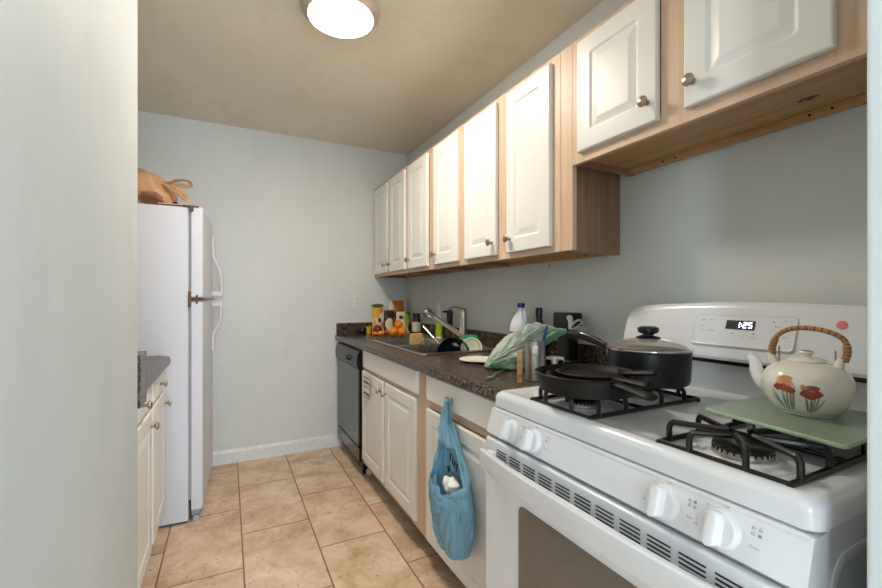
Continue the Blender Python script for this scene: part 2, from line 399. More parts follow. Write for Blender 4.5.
# filler strip closing the row
t = tag(MB().box(XF + .0003, XF + .022, 1.1445, 1.2055, ZB, ZT, .0015).build('filler_strip', M['maple'], loc=(XF, 1.16, ZB)), 'narrow vertical pale wood strip between tall and raised wall cabinets', 'filler')
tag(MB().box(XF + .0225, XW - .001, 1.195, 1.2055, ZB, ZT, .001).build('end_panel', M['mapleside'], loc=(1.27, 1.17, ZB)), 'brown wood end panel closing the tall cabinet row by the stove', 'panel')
t = upper(.352, 1.144, [(.797, 1.107, -1), (.400, .717, 1)], 'short two-door white cabinet mounted above the stove', 1.69, ZT, XF, (1.722, 2.112))
b = MB(); b.mi = 0
for dy, dz, r in ((0, 0, .009), (.012, -.002, .0075), (-.011, .001, .007), (.022, .001, .005), (.003, .003, .009)):
    b.lathe([(r, 0), (r * .8, .0008)], fr((1.30, .52 + dy, 1.7115 + 0), (1, 0, 0), (0, -1, 0), (0, 0, -1)) @ Matrix.Translation((dz * 2, 0, 0)), 9)
b.build('scorch_mark', M['rust'], t)
# small hook hanging under the near tall cabinet
b = MB(); b.tube(spline([(1.32, 1.50, 1.387), (1.32, 1.50, 1.36), (1.318, 1.50, 1.345)], 4), .003, 8)
tag(b.build('hook', M['steel'], loc=(1.32, 1.50, 1.385)), 'tiny grey metal peg hanging beneath the tall wall cabinet', 'hook')

# ---------------------------------------------------------------- base cabinets (right)
XB = .815
def base(y0, y1, drawers, doors, label, mk=faceL, xf=XB, depth=.59, side=-1, group='white base cabinets under the long worktop', zt=.868, kick=.1):
    t = thing('base_cabinet', (xf - side * depth / 2, (y0 + y1) / 2, 0), label, 'cabinet', group)
    e = .0005; y0 += e; y1 -= e; o = -side
    def bx(b, a, c, *r, **k): b.box(min(xf + o * a, xf + o * c), max(xf + o * a, xf + o * c), *r, **k)
    b = MB(); bx(b, .019, depth, y0, y0 + .015, kick, zt, bev=.0006); bx(b, .019, depth, y1 - .015, y1, kick, zt, bev=.0006); bx(b, .019, depth, y0 + .015, y1 - .015, kick, kick + .015); bx(b, depth - .01, depth, y0 + .015, y1 - .015, kick + .015, zt)
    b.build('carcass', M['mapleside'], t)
    b = MB(); bx(b, .075, .09, y0, y1, 0.001, kick); b.build('toe_kick', M['dark'], t)
    b = MB(); zs = [kick, kick + .038, .73, .752, zt - .02, zt]; s = .07
    bx(b, 0, .019, y0, y0 + s, kick, zt, bev=.001); bx(b, 0, .019, y1 - s, y1, kick, zt, bev=.001)
    if len(doors) == 2: ym = (doors[0][0] + doors[1][1]) / 2; bx(b, 0, .019, ym - .03, ym + .03, kick, .73, bev=.001)
    b.mi = 1
    for a, c in ((kick, kick + .036), (.715, .752), (zt - .02, zt)): bx(b, .0004, .0186, y0 + s, y1 - s, a, c, bev=.001)
    b.build('face_frame', [M['maple'], M['mapleh']], t)
    for (a, c, z0, z1, kn) in drawers:
        d = front(mk, (xf + side * .0006, (a + c) / 2, (z0 + z1) / 2), c - a, z1 - z0, 'drawer', t, panel=False)
        if kn is not None: knob(mk, (xf + side * .0184, kn, (z0 + z1) / 2 - .004), d)
    for (a, c, z0, z1, ks) in doors:
        d = front(mk, (xf + side * .0006, (a + c) / 2, (z0 + z1) / 2), c - a, z1 - z0, 'door', t)
        if ks: knob(mk, (xf + side * .0184, (c - .028) if ks > 0 else (a + .028), z1 - .06), d)
    return t
sinkcab = base(1.79, 2.765, [(1.835, 2.717, .752, .866, None)], [(2.321, 2.737, .135, .727, -1), (1.855, 2.283, .135, .727, 1)], 'white two-door base cabinet under the sink with a striped towel on its far door')
drawcab = base(1.045, 1.79, [(1.085, 1.721, .752, .864, 1.475)], [(1.085, 1.725, .118, .712, 0)], 'white base cabinet beside the stove with a blue bag on its drawer knob')

# ---------------------------------------------------------------- dishwasher
t = thing('dishwasher', (1.1, 3.09, 0), 'black built-in dishwasher standing against the back wall below the worktop', 'dishwasher')
Y0, Y1 = 2.79, YB - .03
MB().box(.83, 1.38, Y0, Y1, .02, .865, .003).build('tub_housing', M['black'], t)
b = MB(); b.rr(faceL((.83, (Y0 + Y1) / 2, .46)), Y1 - Y0, .53, [(0, 0), (0, .034), (.003, .038), (.008, .04)], .006); door = b.build('door', M['dw'], t)
b = MB(); prof = [(.83, .728), (.792, .728), (.782, .735), (.776, .76), (.777, .8), (.786, .835), (.800, .848), (.83, .848)]
b.loft([[(x, y, z) for x, z in prof] for y in (Y0, Y1)]); cp = b.build('control_panel', M['black'], t)
b = MB(); b.lathe([(.024, 0), (.022, .012), (.018, .014), (.001, .014)], faceL((.777, 2.99, .785)), 24); b.box(-.004, .004, -.018, .018, .012, .022, .001, faceL((.777, 2.99, .785))); b.build('dial', M['black'], cp)
for k in range(4): MB().box(-.005, .005, -.003, .003, 0, .002, .0005, faceL((.7765, 2.90 - k * .018 + .16, .80))).build('button', M['gasket'], cp)
MB().rr(faceL((.83, (Y0 + Y1) / 2, .14)), Y1 - Y0, .09, [(0, 0), (0, .034), (.004, .038)], .004).build('lower_panel', M['dw'], t)
MB().box(.85, .87, Y0, Y1, .001, .09).build('toe_plate', M['black'], t)
b = MB(); b.lathe([(.001, 0), (.018, 0), (.022, .004), (.022, .018), (.018, .022), (.001, .022)], fr((.86, 2.775, .024), (1, 0, 0), (0, 0, 1), (0, 1, 0)), 20)
b.build('levelling_wheel', M['wick'], t)
MB().box(.81, .834, 2.766, 2.7895, .02, .868, .001).build('side_filler', M['black'], t)

# ---------------------------------------------------------------- worktop with sink cutout
CT, CX = .912, .778
def nose(x0, sgn):
    return [(x0 + sgn * .02, .870), (x0 + sgn * .006, .870), (x0 + sgn * .001, .875), (x0, .885), (x0, .898), (x0 + sgn * .004, .908), (x0 + sgn * .012, CT), (x0 + sgn * .1, CT), (x0 + sgn * .1, .872)]
SX0, SX1, SY0, SY1 = .888, 1.375, 1.965, 2.845
b = MB(); yn, yf = 1.058, YB - .001
b.loft([[(x, y, z) for x, z in nose(CX, 1)] for y in (yn, yf)])
b.box(CX + .1, SX0 + .012, SY0 + .01, SY1 - .01, .872, CT) if False else None
b.box(CX + .1, XW - .001, yn, SY0 + .012, .872, CT); b.box(CX + .1, XW - .001, SY1 - .012, yf, .872, CT)
b.box(CX + .1, SX0 + .018, SY0 + .012, SY1 - .012, .872, CT); b.box(SX1 - .012, XW - .001, SY0 + .012, SY1 - .012, .872, CT)
wt = thing('worktop', (1.1, 2.25, .87), 'long dark speckled granite-look worktop running from the back wall to the stove', 'countertop')
b.build('counter_slab', M['lam'], wt)
b = MB(); b.box(XW - .022, XW - .001, yn, yf - .022, CT + .0005, 1.005, .004); b.box(CX + .01, XW - .001, yf - .021, yf, CT + .0005, 1.005, .004)
b.build('backsplash', M['lam'], wt)
tag(MB().box(.80, 1.35, 1.030, 1.056, .895, .9235, .003).build('gap_strip', M['black'], loc=(1.1, 1.04, .89)), 'black strip filling the gap between worktop end and stove', 'strip')

# sink
t = thing('kitchen_sink', (1.12, 2.42, CT), 'double-bowl stainless steel sink set into the dark worktop', 'sink')
b = MB(); cx, cy = (SX0 + SX1) / 2, (SY0 + SY1) / 2; W, D_ = SX1 - SX0, SY1 - SY0
bowls = [(2.215, .375), (2.635, .375)]
bx0, bx1 = SX0 + .028, SX1 - .085
# rim: outer lip ring, deck built round the bowls
zr = CT + .006
yedges = [SY0 + .006, 2.215 - .19, 2.215 + .19, 2.635 - .19, 2.635 + .19, SY1 - .006]
b.box(SX0, SX1, SY0, yedges[1], CT + .0006, zr, .002); b.box(SX0, SX1, yedges[4], SY1, CT + .0006, zr, .002)
b.box(SX0, bx0, yedges[1], yedges[4], CT + .0006, zr, .002); b.box(bx1, SX1, yedges[1], yedges[4], CT + .0006, zr, .002)
b.box(bx0, bx1, yedges[2], yedges[3], CT - .004, zr - .002, .004)
b.build('rim', M['steel'], t)
MB().tube([p + V((0, 0, 0)) for p in MB().rloop(up((cx, cy, zr)), W - .006, D_ - .006, .03, 0, 5)], .004, 8, ring=True).build('raised_edge', M['chrome'], t)
for yc, ww in bowls:
    b = MB(); m = up(((bx0 + bx1) / 2, yc, 0)); w2, h2 = bx1 - bx0, .38
    b.rr(m, w2, h2, [(0, zr - .001, .03), (.004, CT - .01, .04), (.010, CT - .13, .045), (.03, CT - .165, .05), (.08, CT - .172, .05)], .04, 5, (0, 1)); bo = b.build('bowl', M['steel'], t)
    b = MB(); b.lathe([(.04, 0), (.038, .003), (.03, .003), (.028, .001), (.001, .001)], up(((bx0 + bx1) / 2, yc, CT - .172)), 24); b.build('drain', M['chrome'], bo)

# faucet
FX, FY = 1.335, 2.32
t = thing('kitchen_faucet', (FX, FY, zr), 'brushed steel single-lever faucet with a slanted pull-out spout over the sink', 'faucet')
b = MB(); b.rr(up((FX, FY, zr)), .06, .22, [(0, 0), (0, .004), (.004, .009), (.01, .010)], .028); b.build('base_plate', M['steel'], t)
b = MB(); b.lathe([(.031, .009), (.029, .02), (.0255, .03), (.025, .165), (.0265, .17), (.0265, .178), (.025, .182), (.0235, .205), (.018, .222), (.008, .229), (.001, .23)], up((FX, FY, zr)), 28); b.build('body', M['steel'], t)
hd = V((1.118, 2.40, 1.122)); st = V((FX - .02, FY, zr + .06)); dv = (hd - st); L = dv.length; dv.normalize()
b = MB(); b.tube([st, st + dv * (L * .4), st + dv * (L - .05)], [.0155, .0145, .0155], 16); b.build('spout', M['steel'], t)
b = MB(); b.tube([st + dv * (L - .05), st + dv * (L - .045), st + dv * (L - .02), hd + V((0, 0, .0)), hd + V((-.012, 0, -.008)), hd + V((-.017, .0, -.014))], [.0175, .023, .028, .031, .029, .020], 18); b.build('spray_head', M['steel'], t)
b = MB(); b.tube(spline([(FX, FY, zr + .205), (FX - .01, FY + .04, zr + .23), (FX - .02, FY + .09, zr + .232), (FX - .03, FY + .13, zr + .222)], 5), [.012] * 5 + [.010] * 5 + [.007] * 6, 12, flat=.6); b.build('lever', M['steel'], t)

# ---------------------------------------------------------------- left cabinets and worktop
base(2.16, 2.585, [(2.19, 2.565, .752, .864, 2.37)], [(2.185, 2.565, .14, .735, 1)], 'left-hand white base cabinet standing next to the refrigerator', faceR, -.305, .55, 1, 'white base cabinets on the left')
base(1.685, 2.16, [(1.72, 2.13, .752, .864, 1.92)], [(1.72, 2.13, .14, .735, 1)], 'left-hand white base cabinet nearer the passage wall', faceR, -.305, .55, 1, 'white base cabinets on the left')
b = MB(); n0 = nose(-.262, -1)
b.loft([[(x, y, z) for x, z in n0] for y in (1.67, 2.545)]); b.box(-.879, -.362, 1.67, 2.60, .872, CT)
b.loft([[(x, 2.545, z) for x, z in n0], [(min(x, -.262) - .04 * (x > -.35), 2.598, z) for x, z in n0]])
lt = thing('side_worktop', (-.58, 2.1, .87), 'short dark worktop with a clipped corner beside the white refrigerator', 'countertop')
b.build('counter_slab', M['lam'], lt)
b = MB(); b.box(-.87, -.238, 1.56, 1.660, CT - .04, 1.035, .002); b.mi = 1; b.box(-.87, -.2385, 1.660, 1.668, CT - .04, 1.036, .001)
b.build('side_splash', [M['lam'], M['rust']], lt)

# ---------------------------------------------------------------- refrigerator
ft = thing('refrigerator', (-.20, 2.62, 0), 'tall white top-freezer refrigerator with a brown bag lying on top', 'refrigerator')
def f(x, y): return (x, y)
b = MB(); b.box(-.86, -.19, 2.622, 3.31, .012, 1.698, .006); b.build('cabinet_body', M['fridge'], ft)
MB().box(-.19, -.178, 2.635, 3.30, .12, 1.69).build('door_gasket', M['gasket'], ft)
fz = MB(); fz.rr(faceR((-.176, 2.965, (1.21 + 1.705) / 2)), .69, 1.705 - 1.21, [(0, 0), (0, .046), (.003, .052), (.010, .055)], .012); fz = fz.build('freezer_door', M['fridge'], ft)
fd = MB(); fd.rr(faceR((-.176, 2.965, (.065 + 1.195) / 2)), .69, 1.195 - .065, [(0, 0), (0, .046), (.003, .052), (.010, .055)], .012); fd = fd.build('fridge_door', M['fridge'], ft)
def fh(z0, z1, flip, par):
    xs = -.121; hy = 3.245
    pts = [(xs + .004, hy, 0), (xs + .006, hy, .22), (xs + .012, hy, .36), (xs + .045, hy, .55), (xs + .055, hy, .72), (xs + .056, hy, .97), (xs + .05, hy, 1.0)]
    pts = [(x, y, (z0 + (z1 - z0) * q)) for x, y, q in pts]
    b = MB(); b.tube(spline(pts, 5), .0115, 10, flat=1.0, upv=(0, 1, 0))
    b.box(xs - .002, xs + .052, hy - .011, hy + .011, min(z1, z1 + flip * .03), max(z1, z1 + flip * .03), .004); b.build('handle', M['fridge'], par)
fh(1.62, 1.225, 1, fz); fh(.86, 1.185, -1, fd)
b = MB(); b.box(-.187, -.10, 2.616, 2.64, 1.197, 1.2035, .001); b.box(-.19, -.176, 2.612, 2.63, 1.16, 1.245, .002); b.lathe([(.006, 0), (.006, .05)], up((-.15, 2.622, 1.178)), 12)
b.tube([(-.12, 2.63, 1.2025), (-.10, 3.2, 1.2025)], .003, 6); b.build('centre_hinge', M['rust'], ft)
b = MB(); b.box(-.215, -.14, 2.615, 2.68, 1.6985, 1.707, .002); b.box(-.185, -.165, 2.613, 2.63, 1.675, 1.70, .002); b.build('top_hinge', M['rust'], ft)
b = MB(); b.box(-.18, -.14, 2.66, 3.28, .02, .06, .004); b.lathe([(.016, 0), (.016, .02)], fr((-.155, 2.635, .017), (1, 0, 0), (0, 0, 1), (0, 1, 0)), 16); b.build('front_foot', M['gasket'], ft)
MB().box(-.84, -.20, 2.64, 3.30, .001, .012).build('kick_void', M['dark'], ft)
tag(MB().box(-.33, -.14, 2.64, 3.1, 1.7085, 1.7125, .0012).build('peach_sheet', M['peach'], loc=(-.23, 2.9, 1.7)), 'thin peach cardboard sheet lying on top of the refrigerator', 'cardboard')
# rotate the fridge with all it carries a little clockwise
ft.rotation_euler.z = R(-2.2)

# brown bag on the fridge
bt = thing('grocery_bag', (-.42, 2.80, 1.7), 'knotted brown plastic grocery bag slumped on top of the refrigerator', 'bag')
b = MB(); b.ball((-.43, 2.82, 1.805), .113, seg=90, rings=50, sx=1.45, sy=1.1, sz=1.0).jitter(.022, 11, 2).jitter(.008, 30, 4, True)
for v in b.bm.verts:
    k = (v.co.x + .43) / .15
    v.co.z += -.035 * max(0, k) ** 1.5
    v.co.z = max(v.co.z, 1.7005) if v.co.x < -.335 else max(v.co.z, 1.716)
for fc in b.bm.faces:
    c = fc.calc_center_median()
    if (V((c.x + .37, 0, (c.z - 1.745) * 1.5))).length < .055 and c.y < 2.82: fc.material_index = 1
b.build('bag_body', [M['paper'], M['paperd']], bt)
b = MB()
for pts in ([(-.345, 2.78, 1.845), (-.30, 2.77, 1.85), (-.25, 2.76, 1.868), (-.205, 2.76, 1.872), (-.185, 2.77, 1.855), (-.20, 2.775, 1.842), (-.25, 2.78, 1.845), (-.31, 2.79, 1.84)],
            [(-.345, 2.78, 1.845), (-.31, 2.75, 1.83), (-.27, 2.73, 1.80), (-.225, 2.72, 1.765), (-.205, 2.73, 1.755), (-.212, 2.74, 1.78), (-.25, 2.76, 1.815), (-.31, 2.78, 1.84)]):
    b.tube(spline(pts, 5), .0125, 8, flat=.5)
b.ball((-.34, 2.785, 1.84), .022, seg=12, rings=8)
b.jitter(.003, 60, 1); b.build('tied_handles', M['paper'], bt)
b = MB(); b.ball((-.275, 2.79, 1.738), .022, seg=16, rings=10, sx=1.1, sy=1.3); b.jitter(.008, 40, 3)
tag(b.build('dark_bundle', M['purple'], loc=(-.27, 2.79, 1.72)), 'dark violet bundle peeking out of the brown bag on the refrigerator', 'bundle')

# ---------------------------------------------------------------- ceiling lamp
t = thing('ceiling_lamp', (*LAMP, ZC), 'round flush ceiling lamp, lit, with a brushed metal rim', 'lamp')
b = MB(); b.lathe([(.160, 0), (.167, -.006), (.169, -.014), (.167, -.022), (.160, -.030), (.150, -.040), (.140, -.047), (.1375, -.046), (.136, -.03), (.136, -.005)], up((*LAMP, ZC)), 64, (0, 0)); b.build('rim', M['rimmet'], t)
b = MB(); b.lathe([(.1365, -.03), (.134, -.044), (.12, -.054), (.08, -.063), (.04, -.066), (.0005, -.067)], up((*LAMP, ZC)), 64, (1, 1)); b.build('diffuser', M['lampglow'], t)

# ---------------------------------------------------------------- wall outlet
t = thing('wall_outlet', (.957, YB, 1.185), 'ivory double wall socket on the back wall above the dishwasher', 'outlet')
m = faceF((.963, YB - .0005, 1.184))
b = MB(); b.rr(m, .072, .116, [(0, 0), (0, .003), (.002, .005), (.004, .0055)], .006); b.build('cover_plate', M['outlet'], t)
for dz in (.02, -.02):
    b = MB(); mm = m @ Matrix.Translation((0, dz, .0055)); b.rr(mm, .033, .028, [(0, 0), (0, .0015), (.001, .002)], .008)
    b.mi = 1; b.box(-.008, -.006, -.003, .006, .002, .0026, 0, mm); b.box(.006, .008, -.003, .006, .002, .0026, 0, mm); b.lathe([(.0022, .002), (.0022, .0026)], mm @ Matrix.Translation((0, -.008, 0)), 10)
    b.build('receptacle', [M['outlet'], M['inkd']], t)

# ---------------------------------------------------------------- gas range
SX, SYL, SYR = .695, 1.034, .268       # front of the cooktop, left and right side
SC = (SYL + SYR) / 2; SW = SYL - SYR
ZS = .935
rg = thing('gas_range', (1.0, SC, 0), 'white freestanding gas range with four burners and a digital clock', 'stove')
b = MB(); b.box(.69, 1.36, SYR + .006, SYL - .006, .03, .892, .006)
for yy, sg in ((SYR + .006, -1),):
    mm = faceF((1.03, yy, .45)); b.rr(mm, .58, .80, [(0, -.002), (.0, .002), (.012, .004), (.03, -.001), (.04, -.001)], .05)
b.build('body', M['appl'], rg)
# cooktop: rounded lip, shallow wells around the burners
b = MB(); m = up(((SX + 1.30) / 2, SC, 0)); w_, h_ = 1.30 - SX, SW
b.rr(m, w_, h_, [(.004, .893, .02), (0, .897, .022), (0, .922, .022), (.004, .932, .022), (.013, .9385, .02), (.022, .9395, .02), (.034, .9375, .02), (.046, .9345, .03), (.06, .934, .03)], .02, 6)
b.build('cooktop', M['appl'], rg)
# control panel, slightly leaning
b = MB(); prof = [(.73, .818), (.676, .818), (.671, .823), (.690, .884), (.694, .890), (.73, .890)]
b.loft([[(x, y, z) for x, z in prof] for y in (SYR + .004, SYL - .004)])
nx = V((-.955, 0, .297)).normalized(); ux = V((0, -1, 0)); vx = nx.cross(ux)
def pan(y, q, out=0):          # q 0..1 up the panel
    p = V((.671 + .019 * q, y, .823 + .061 * q)) + nx * out; return fr(p, ux, vx, nx)
b.mi = 1
for ky, nm in ((.385, 'Front'), (.480, 'Rear'), (.832, 'Front'), (.924, 'Rear')):
    b.text('Off', pan(ky - .004, 1.02, .0006), .0065); b.text('Lite', pan(ky + .022, .92, .0006), .0042); b.text('HI', pan(ky + .036, .35, .0006), .005)
    b.text(nm, pan(ky - .048, .42, .0006), .0055)
    for i in (0, 1):
        for j in (0, 1):
            mm = pan(ky - .044 - .009 * i, .70 + .13 * j, .0006)
            sel = (j == (0 if nm == 'Front' else 1)) and i == (1 if ky < .6 else 0)
            b.lathe([(.0024, 0), (.0024, .0003)], mm, 12) if sel else b.lathe([(.0024, 0), (.0019, .0001), (.0019, -.001)], mm, 12, (0, 0))
b.build('control_panel', [M['appl'], M['ink']], rg)
for ky in (.385, .480, .832, .924):
    b = MB(); mm = pan(ky, .48); b.lathe([(.0305, 0), (.030, .004), (.027, .010), (.0245, .012)], mm, 36, (1, 1))
    b.loft([b.rloop(mm @ Matrix.Translation((0, 0, 0)), ww, .052, rad, z, 5) for ww, z, rad in ((.022, .010, .009), (.020, .024, .009), (.016, .030, .007), (.008, .032, .004))])
    k = b.build('burner_knob', M['appl'], rg); 
# dark slot under the panel, vent strip, oven door, handle
b = MB(); b.box(.686, .70, SYR + .008, SYL - .008, .804, .818); b.build('shadow_gap', M['dark'], rg)
b = MB(); zt0 = .812
b.rr(faceL((.69, SC, (.17 + zt0) / 2)), SW - .012, zt0 - .17, [(0, 0), (0, .020), (.003, .024), (.006, .025)], .008, 4)
b.mi = 1; yv = .968
for g in range(12):
    y1 = yv - g * .0585
    for q in range(4): b.box(.6635, .668, y1 - .044, y1, .7885 - q * .0080, .7909 - q * .0080)
od = b.build('oven_door', [M['appl'], M['dark']], rg)
b = MB(); b.rr(faceL((.6645, .555, .46)), .63, .445, [(0, 0), (0, .0012), (.002, .002)], .02); b.build('oven_window', M['darkglass'], od)
# towel-bar handle: wide, bowed outwards, mounted at both ends
b = MB(); loops = []
for k in range(33):
    y = SYL - .03 - (SW - .06) * k / 32; u = abs(2 * k / 32 - 1); x = .612 + .020 * u ** 2.6
    th = .016
    sec = [(x + th, .788 - .004 * u), (x + .004, .788), (x, .784), (x - .001, .762), (x + .004, .734), (x + .010, .729), (x + th + .002, .732), (x + th, .757)]
    loops.append([(a, y, z) for a, z in sec])
b.loft(loops)
for yy in (SYL - .045, SYR + .045): b.box(.630, .668, yy - .016, yy + .016, .735, .781, .006)
b.build('door_handle', M['appl'], od)
b = MB(); b.rr(faceL((.69, SC, .095)), SW - .012, .13, [(0, 0), (0, .018), (.004, .024)], .008, 4); b.build('lower_drawer', M['appl'], rg)
for x in (.74, 1.30):
    for y in (SYR + .05, SYL - .05): MB().lathe([(.018, .0), (.018, .01), (.01, .012), (.01, .032)], up((x, y, 0)), 12).build('foot', M['black'], rg)
# backguard
b = MB()
def gsec(y, top):
    return [(y_x, y, z) for y_x, z in ((1.247, 1.034), (1.2435, 1.042), (1.2545, 1.09), (1.272, 1.14), (1.283, top - .018), (1.288, top - .008), (1.297, top), (1.33, top), (1.36, top - .01), (1.36, 1.034))]
N = 28; loops = []
for k in range(N + 1):
    y = SYR + SW * k / N; u = abs(2 * k / N - 1)
    loops.append([V(p) for p in gsec(y, 1.198 - .020 * u ** 2.2 - (.010 if u > .97 else 0))])
b.loft(loops); b.box(1.298, 1.36, SYR + .004, SYL - .004, .90, 1.036, .003)
gd = b.build('backguard', M['appl'], rg, sharp=30)
b = MB(); b.box(1.2475, 1.30, SYR + .006, SYL - .006, 1.0225, 1.0335, .002); b.build('lip_shadow_strip', M['black'], rg)  # black strip drawn as the shadow under the backguard's overhanging lip
# console face of the backguard
gn = V((-.9375, 0, .348)).normalized(); gv = gn.cross(V((0, -1, 0)))
def con(y, z, out=.0):
    # facade of the guard between z 1.05 and 1.17
    pts = ((1.042, 1.2435), (1.09, 1.2545), (1.14, 1.272), (1.18, 1.283)); x = 1.283
    for (z0, x0), (z1, x1) in zip(pts, pts[1:]):
        if z0 <= z <= z1: x = x0 + (x1 - x0) * (z - z0) / (z1 - z0)
    return fr(V((x, y, z)) + gn * out, V((0, -1, 0)), gv, gn)
CY = .662
b = MB(); mm = con(CY, 1.118, -.004)
b.rr(mm, .26, .095, [(-.004, .0, .012), (0, .0068, .012), (.002, .0078, .011), (.004, .0072, .010), (.006, .0058, .009)], .012)
b.mi = 1
for t_, yy, zz, s_ in (('Bake', .765, 1.145, .0065), ('Broil', .742, 1.145, .0065), ('Clean', .765, 1.115, .007), ('Timer', .738, 1.115, .007), ('-', .680, 1.103, .010), ('+', .655, 1.103, .010), ('Hour', .668, 1.094, .006),
                       ('Clock', .628, 1.102, .006), ('Start', .575, 1.134, .007), ('Cancel', .555, 1.150, .006), ('Off', .555, 1.108, .008), ('Set', .575, 1.108, .007)):
    b.text(t_, con(yy, zz, .0022), s_)
for yy, zz in ((.768, 1.128), (.585, 1.146), (.56, 1.122), (.680, 1.112), (.628, 1.112)): b.lathe([(.0022, 0), (.0022, .0003)], con(yy, zz, .002), 10)
b.build('console', [M['appl'], M['ink']], rg)
b = MB(); dm = con(.664, 1.134, .0022); b.rr(dm, .074, .026, [(0, 0), (0, .0006), (.0006, .001)], .002)
disp = b.build('display', M['black'], rg)
b = MB(); sw = .0024
SEG = {'1': 'bc', '2': 'abged', '5': 'afgcd'}
def dig(b, m, x, ch, w=.0085, h=.015):
    H = h / 2
    P = {'a': (0, H, w, sw), 'g': (0, 0, w, sw), 'd': (0, -H, w, sw), 'f': (-w / 2, H / 2, sw, H), 'b': (w / 2, H / 2, sw, H), 'e': (-w / 2, -H / 2, sw, H), 'c': (w / 2, -H / 2, sw, H)}
    for sgm in SEG[ch]:
        cx_, cy_, a, c = P[sgm]; b.box(x + cx_ - a / 2, x + cx_ + a / 2, cy_ - c / 2, cy_ + c / 2, .001, .0014, 0, m)
dig(b, dm, -.006, '1'); dig(b, dm, .0125, '2', .0075); dig(b, dm, .0255, '5', .0075)
for q in (-.003, .003): b.box(.0025, .0045, q - .001, q + .001, .001, .0014, 0, dm)
b.build('clock_digits', M['led'], disp)
b = MB(); b.lathe([(.0105, 0), (.0105, .0006)], con(.449, 1.147, .0005), 20); b.build('round_sticker', M['pinkst'], rg)
# burners
for bx_, by_, rr_ in ((.80, .787, .040), (1.015, .787, .032), (.795, .413, .043), (1.015, .413, .032)):
    b = MB(); b.lathe([(.075, .9345), (.072, .9365), (.062, .936), (.055, .937), (.052, .940)], up((bx_, by_, 0)), 36, (1, 1)); bp = b.build('burner_bowl', M['appl'], rg)
    b = MB(); b.lathe([(rr_ + .002, .937), (rr_ + .003, .944), (rr_, .950), (rr_ - .004, .952)], up((bx_, by_, 0)), 40); b.mi = 1
    for k in range(28):
        a = 2 * pi * k / 28; b.box(-.0012, .0012, -.002, .0006, -.0035, .0045, 0, fr((bx_ + (rr_ + .0014) * cos(a), by_ + (rr_ + .0014) * sin(a), .9485), (-sin(a), cos(a), 0), (cos(a), sin(a), 0), (0, 0, 1)))
    b.build('burner_ring', [M['crust'], M['dark']], bp)
    b = MB(); b.lathe([(rr_ + .001, .9515), (rr_ + .002, .956), (rr_ - .004, .9595), (rr_ * .5, .961), (.0005, .9612)], up((bx_, by_, 0)), 40); b.build('burner_cap', M['grate'], bp)
# grates
def grate(y0, y1):
    b = MB(); x0, x1 = .722, 1.118; z0, z1 = .9405, .974; r = .0054; yc = (y0 + y1) / 2; xm = (x0 + x1) / 2 - .01
    b.tube([(x0, y0, z0), (x1, y0, z0), (x1, y1, z0), (x0, y1, z0)], r, 8, ring=True)
    b.tube([(xm, y0, z0), (xm, y1, z0)], r * .8, 8)
    def loop(a, c, ap):      # rises from the frame, runs in to an apex by the burner and back out
        a, c, ap = V(a), V(c), V(ap); h = V((0, 0, z1 - z0)); i1 = (ap - a); i2 = (ap - c)
        b.tube(spline([a, a + h * .7, a + h * .97 + i1 * .06, a + h + i1 * .16, ap + h - i1 * .10, ap + h + V((0, 0, .0008)), ap + h - i2 * .10, c + h + i2 * .16, c + h * .97 + i2 * .06, c + h * .7, c], 4), r, 8)
    for bx_ in (.797, 1.015):
        for yy, e in ((y0, 1), (y1, -1)): loop((bx_ - .045, yy, z0), (bx_ + .045, yy, z0), (bx_, yc - e * .020, z0))
    loop((x0, yc - .045, z0), (x0, yc + .045, z0), (.777, yc, z0)); loop((x1, yc - .045, z0), (x1, yc + .045, z0), (1.035, yc, z0))
    loop((xm, yc - .04, z0), (xm, yc + .04, z0), (.825, yc, z0))
    for xx in (x0, x1):
        for yy in (y0, y1): b.lathe([(.006, .9345), (.006, .942)], up((xx, yy, 0)), 8)
    return b
g1 = grate(.690, .888); tag(g1.build('burner_grate', M['grate'], loc=(.99, .8, .94)), 'black double burner grate carrying the skillets and the lidded pot', 'grate', 'stove grates')
g2 = grate(.312, .518); tag(g2.build('burner_grate', M['grate'], loc=(.99, .42, .94)), 'black double burner grate under the green board, partly bare', 'grate', 'stove grates')

# ---------------------------------------------------------------- pot with lid
GZ = .9795
px_, py_ = 1.03, .772
t = thing('cooking_pot', (px_, py_, GZ), 'dark non-stick saucepan with glass lid on the rear left burner', 'pot')
b = MB(); b.lathe([(.0005, 0), (.092, 0), (.099, .004), (.102, .014), (.105, .088), (.1065, .0895), (.1045, .0905), (.101, .087), (.097, .016), (.09, .006), (.0005, .005)], up((px_, py_, GZ)), 56); b.build('pan_body', M['potgrey'], t)
b = MB(); pr_ = up((px_, py_, GZ + .0915)); b.lathe([(.1065, -.001), (.1085, .001), (.1085, .004), (.105, .0055), (.102, .004), (.102, .001)], pr_, 56, (0, 0)); lr = b.build('lid_rim', M['chrome'], t)
b = MB(); b.lathe([(.1025, .004), (.092, .0125), (.07, .022), (.04, .028), (.0005, .030), (.0005, .0275), (.04, .0255), (.07, .0195), (.092, .010), (.1025, .002)], pr_, 56, (0, 0)); b.build('lid_glass', M['lidglass'], t)
b = MB(); b.lathe([(.030, .026), (.031, .032), (.024, .035), (.014, .037), (.014, .040), (.024, .044), (.0275, .051), (.026, .058), (.018, .061), (.0005, .0615)], pr_, 32, (1, 1)); b.build('lid_knob', M['black'], t)
hs = V((px_ - .025, py_ + .102, GZ + .078)); he = V((1.02, 1.06, GZ + .112))
b = MB(); b.tube(spline([hs, hs + V((-.005, .045, .020)), hs + V((-.012, .11, .035)), he], 6), [.010] * 6 + [.0125] * 7 + [.014] * 6, 12, flat=.62, upv=(1, 0, 0)); hb = b.build('handle', M['black'], t)
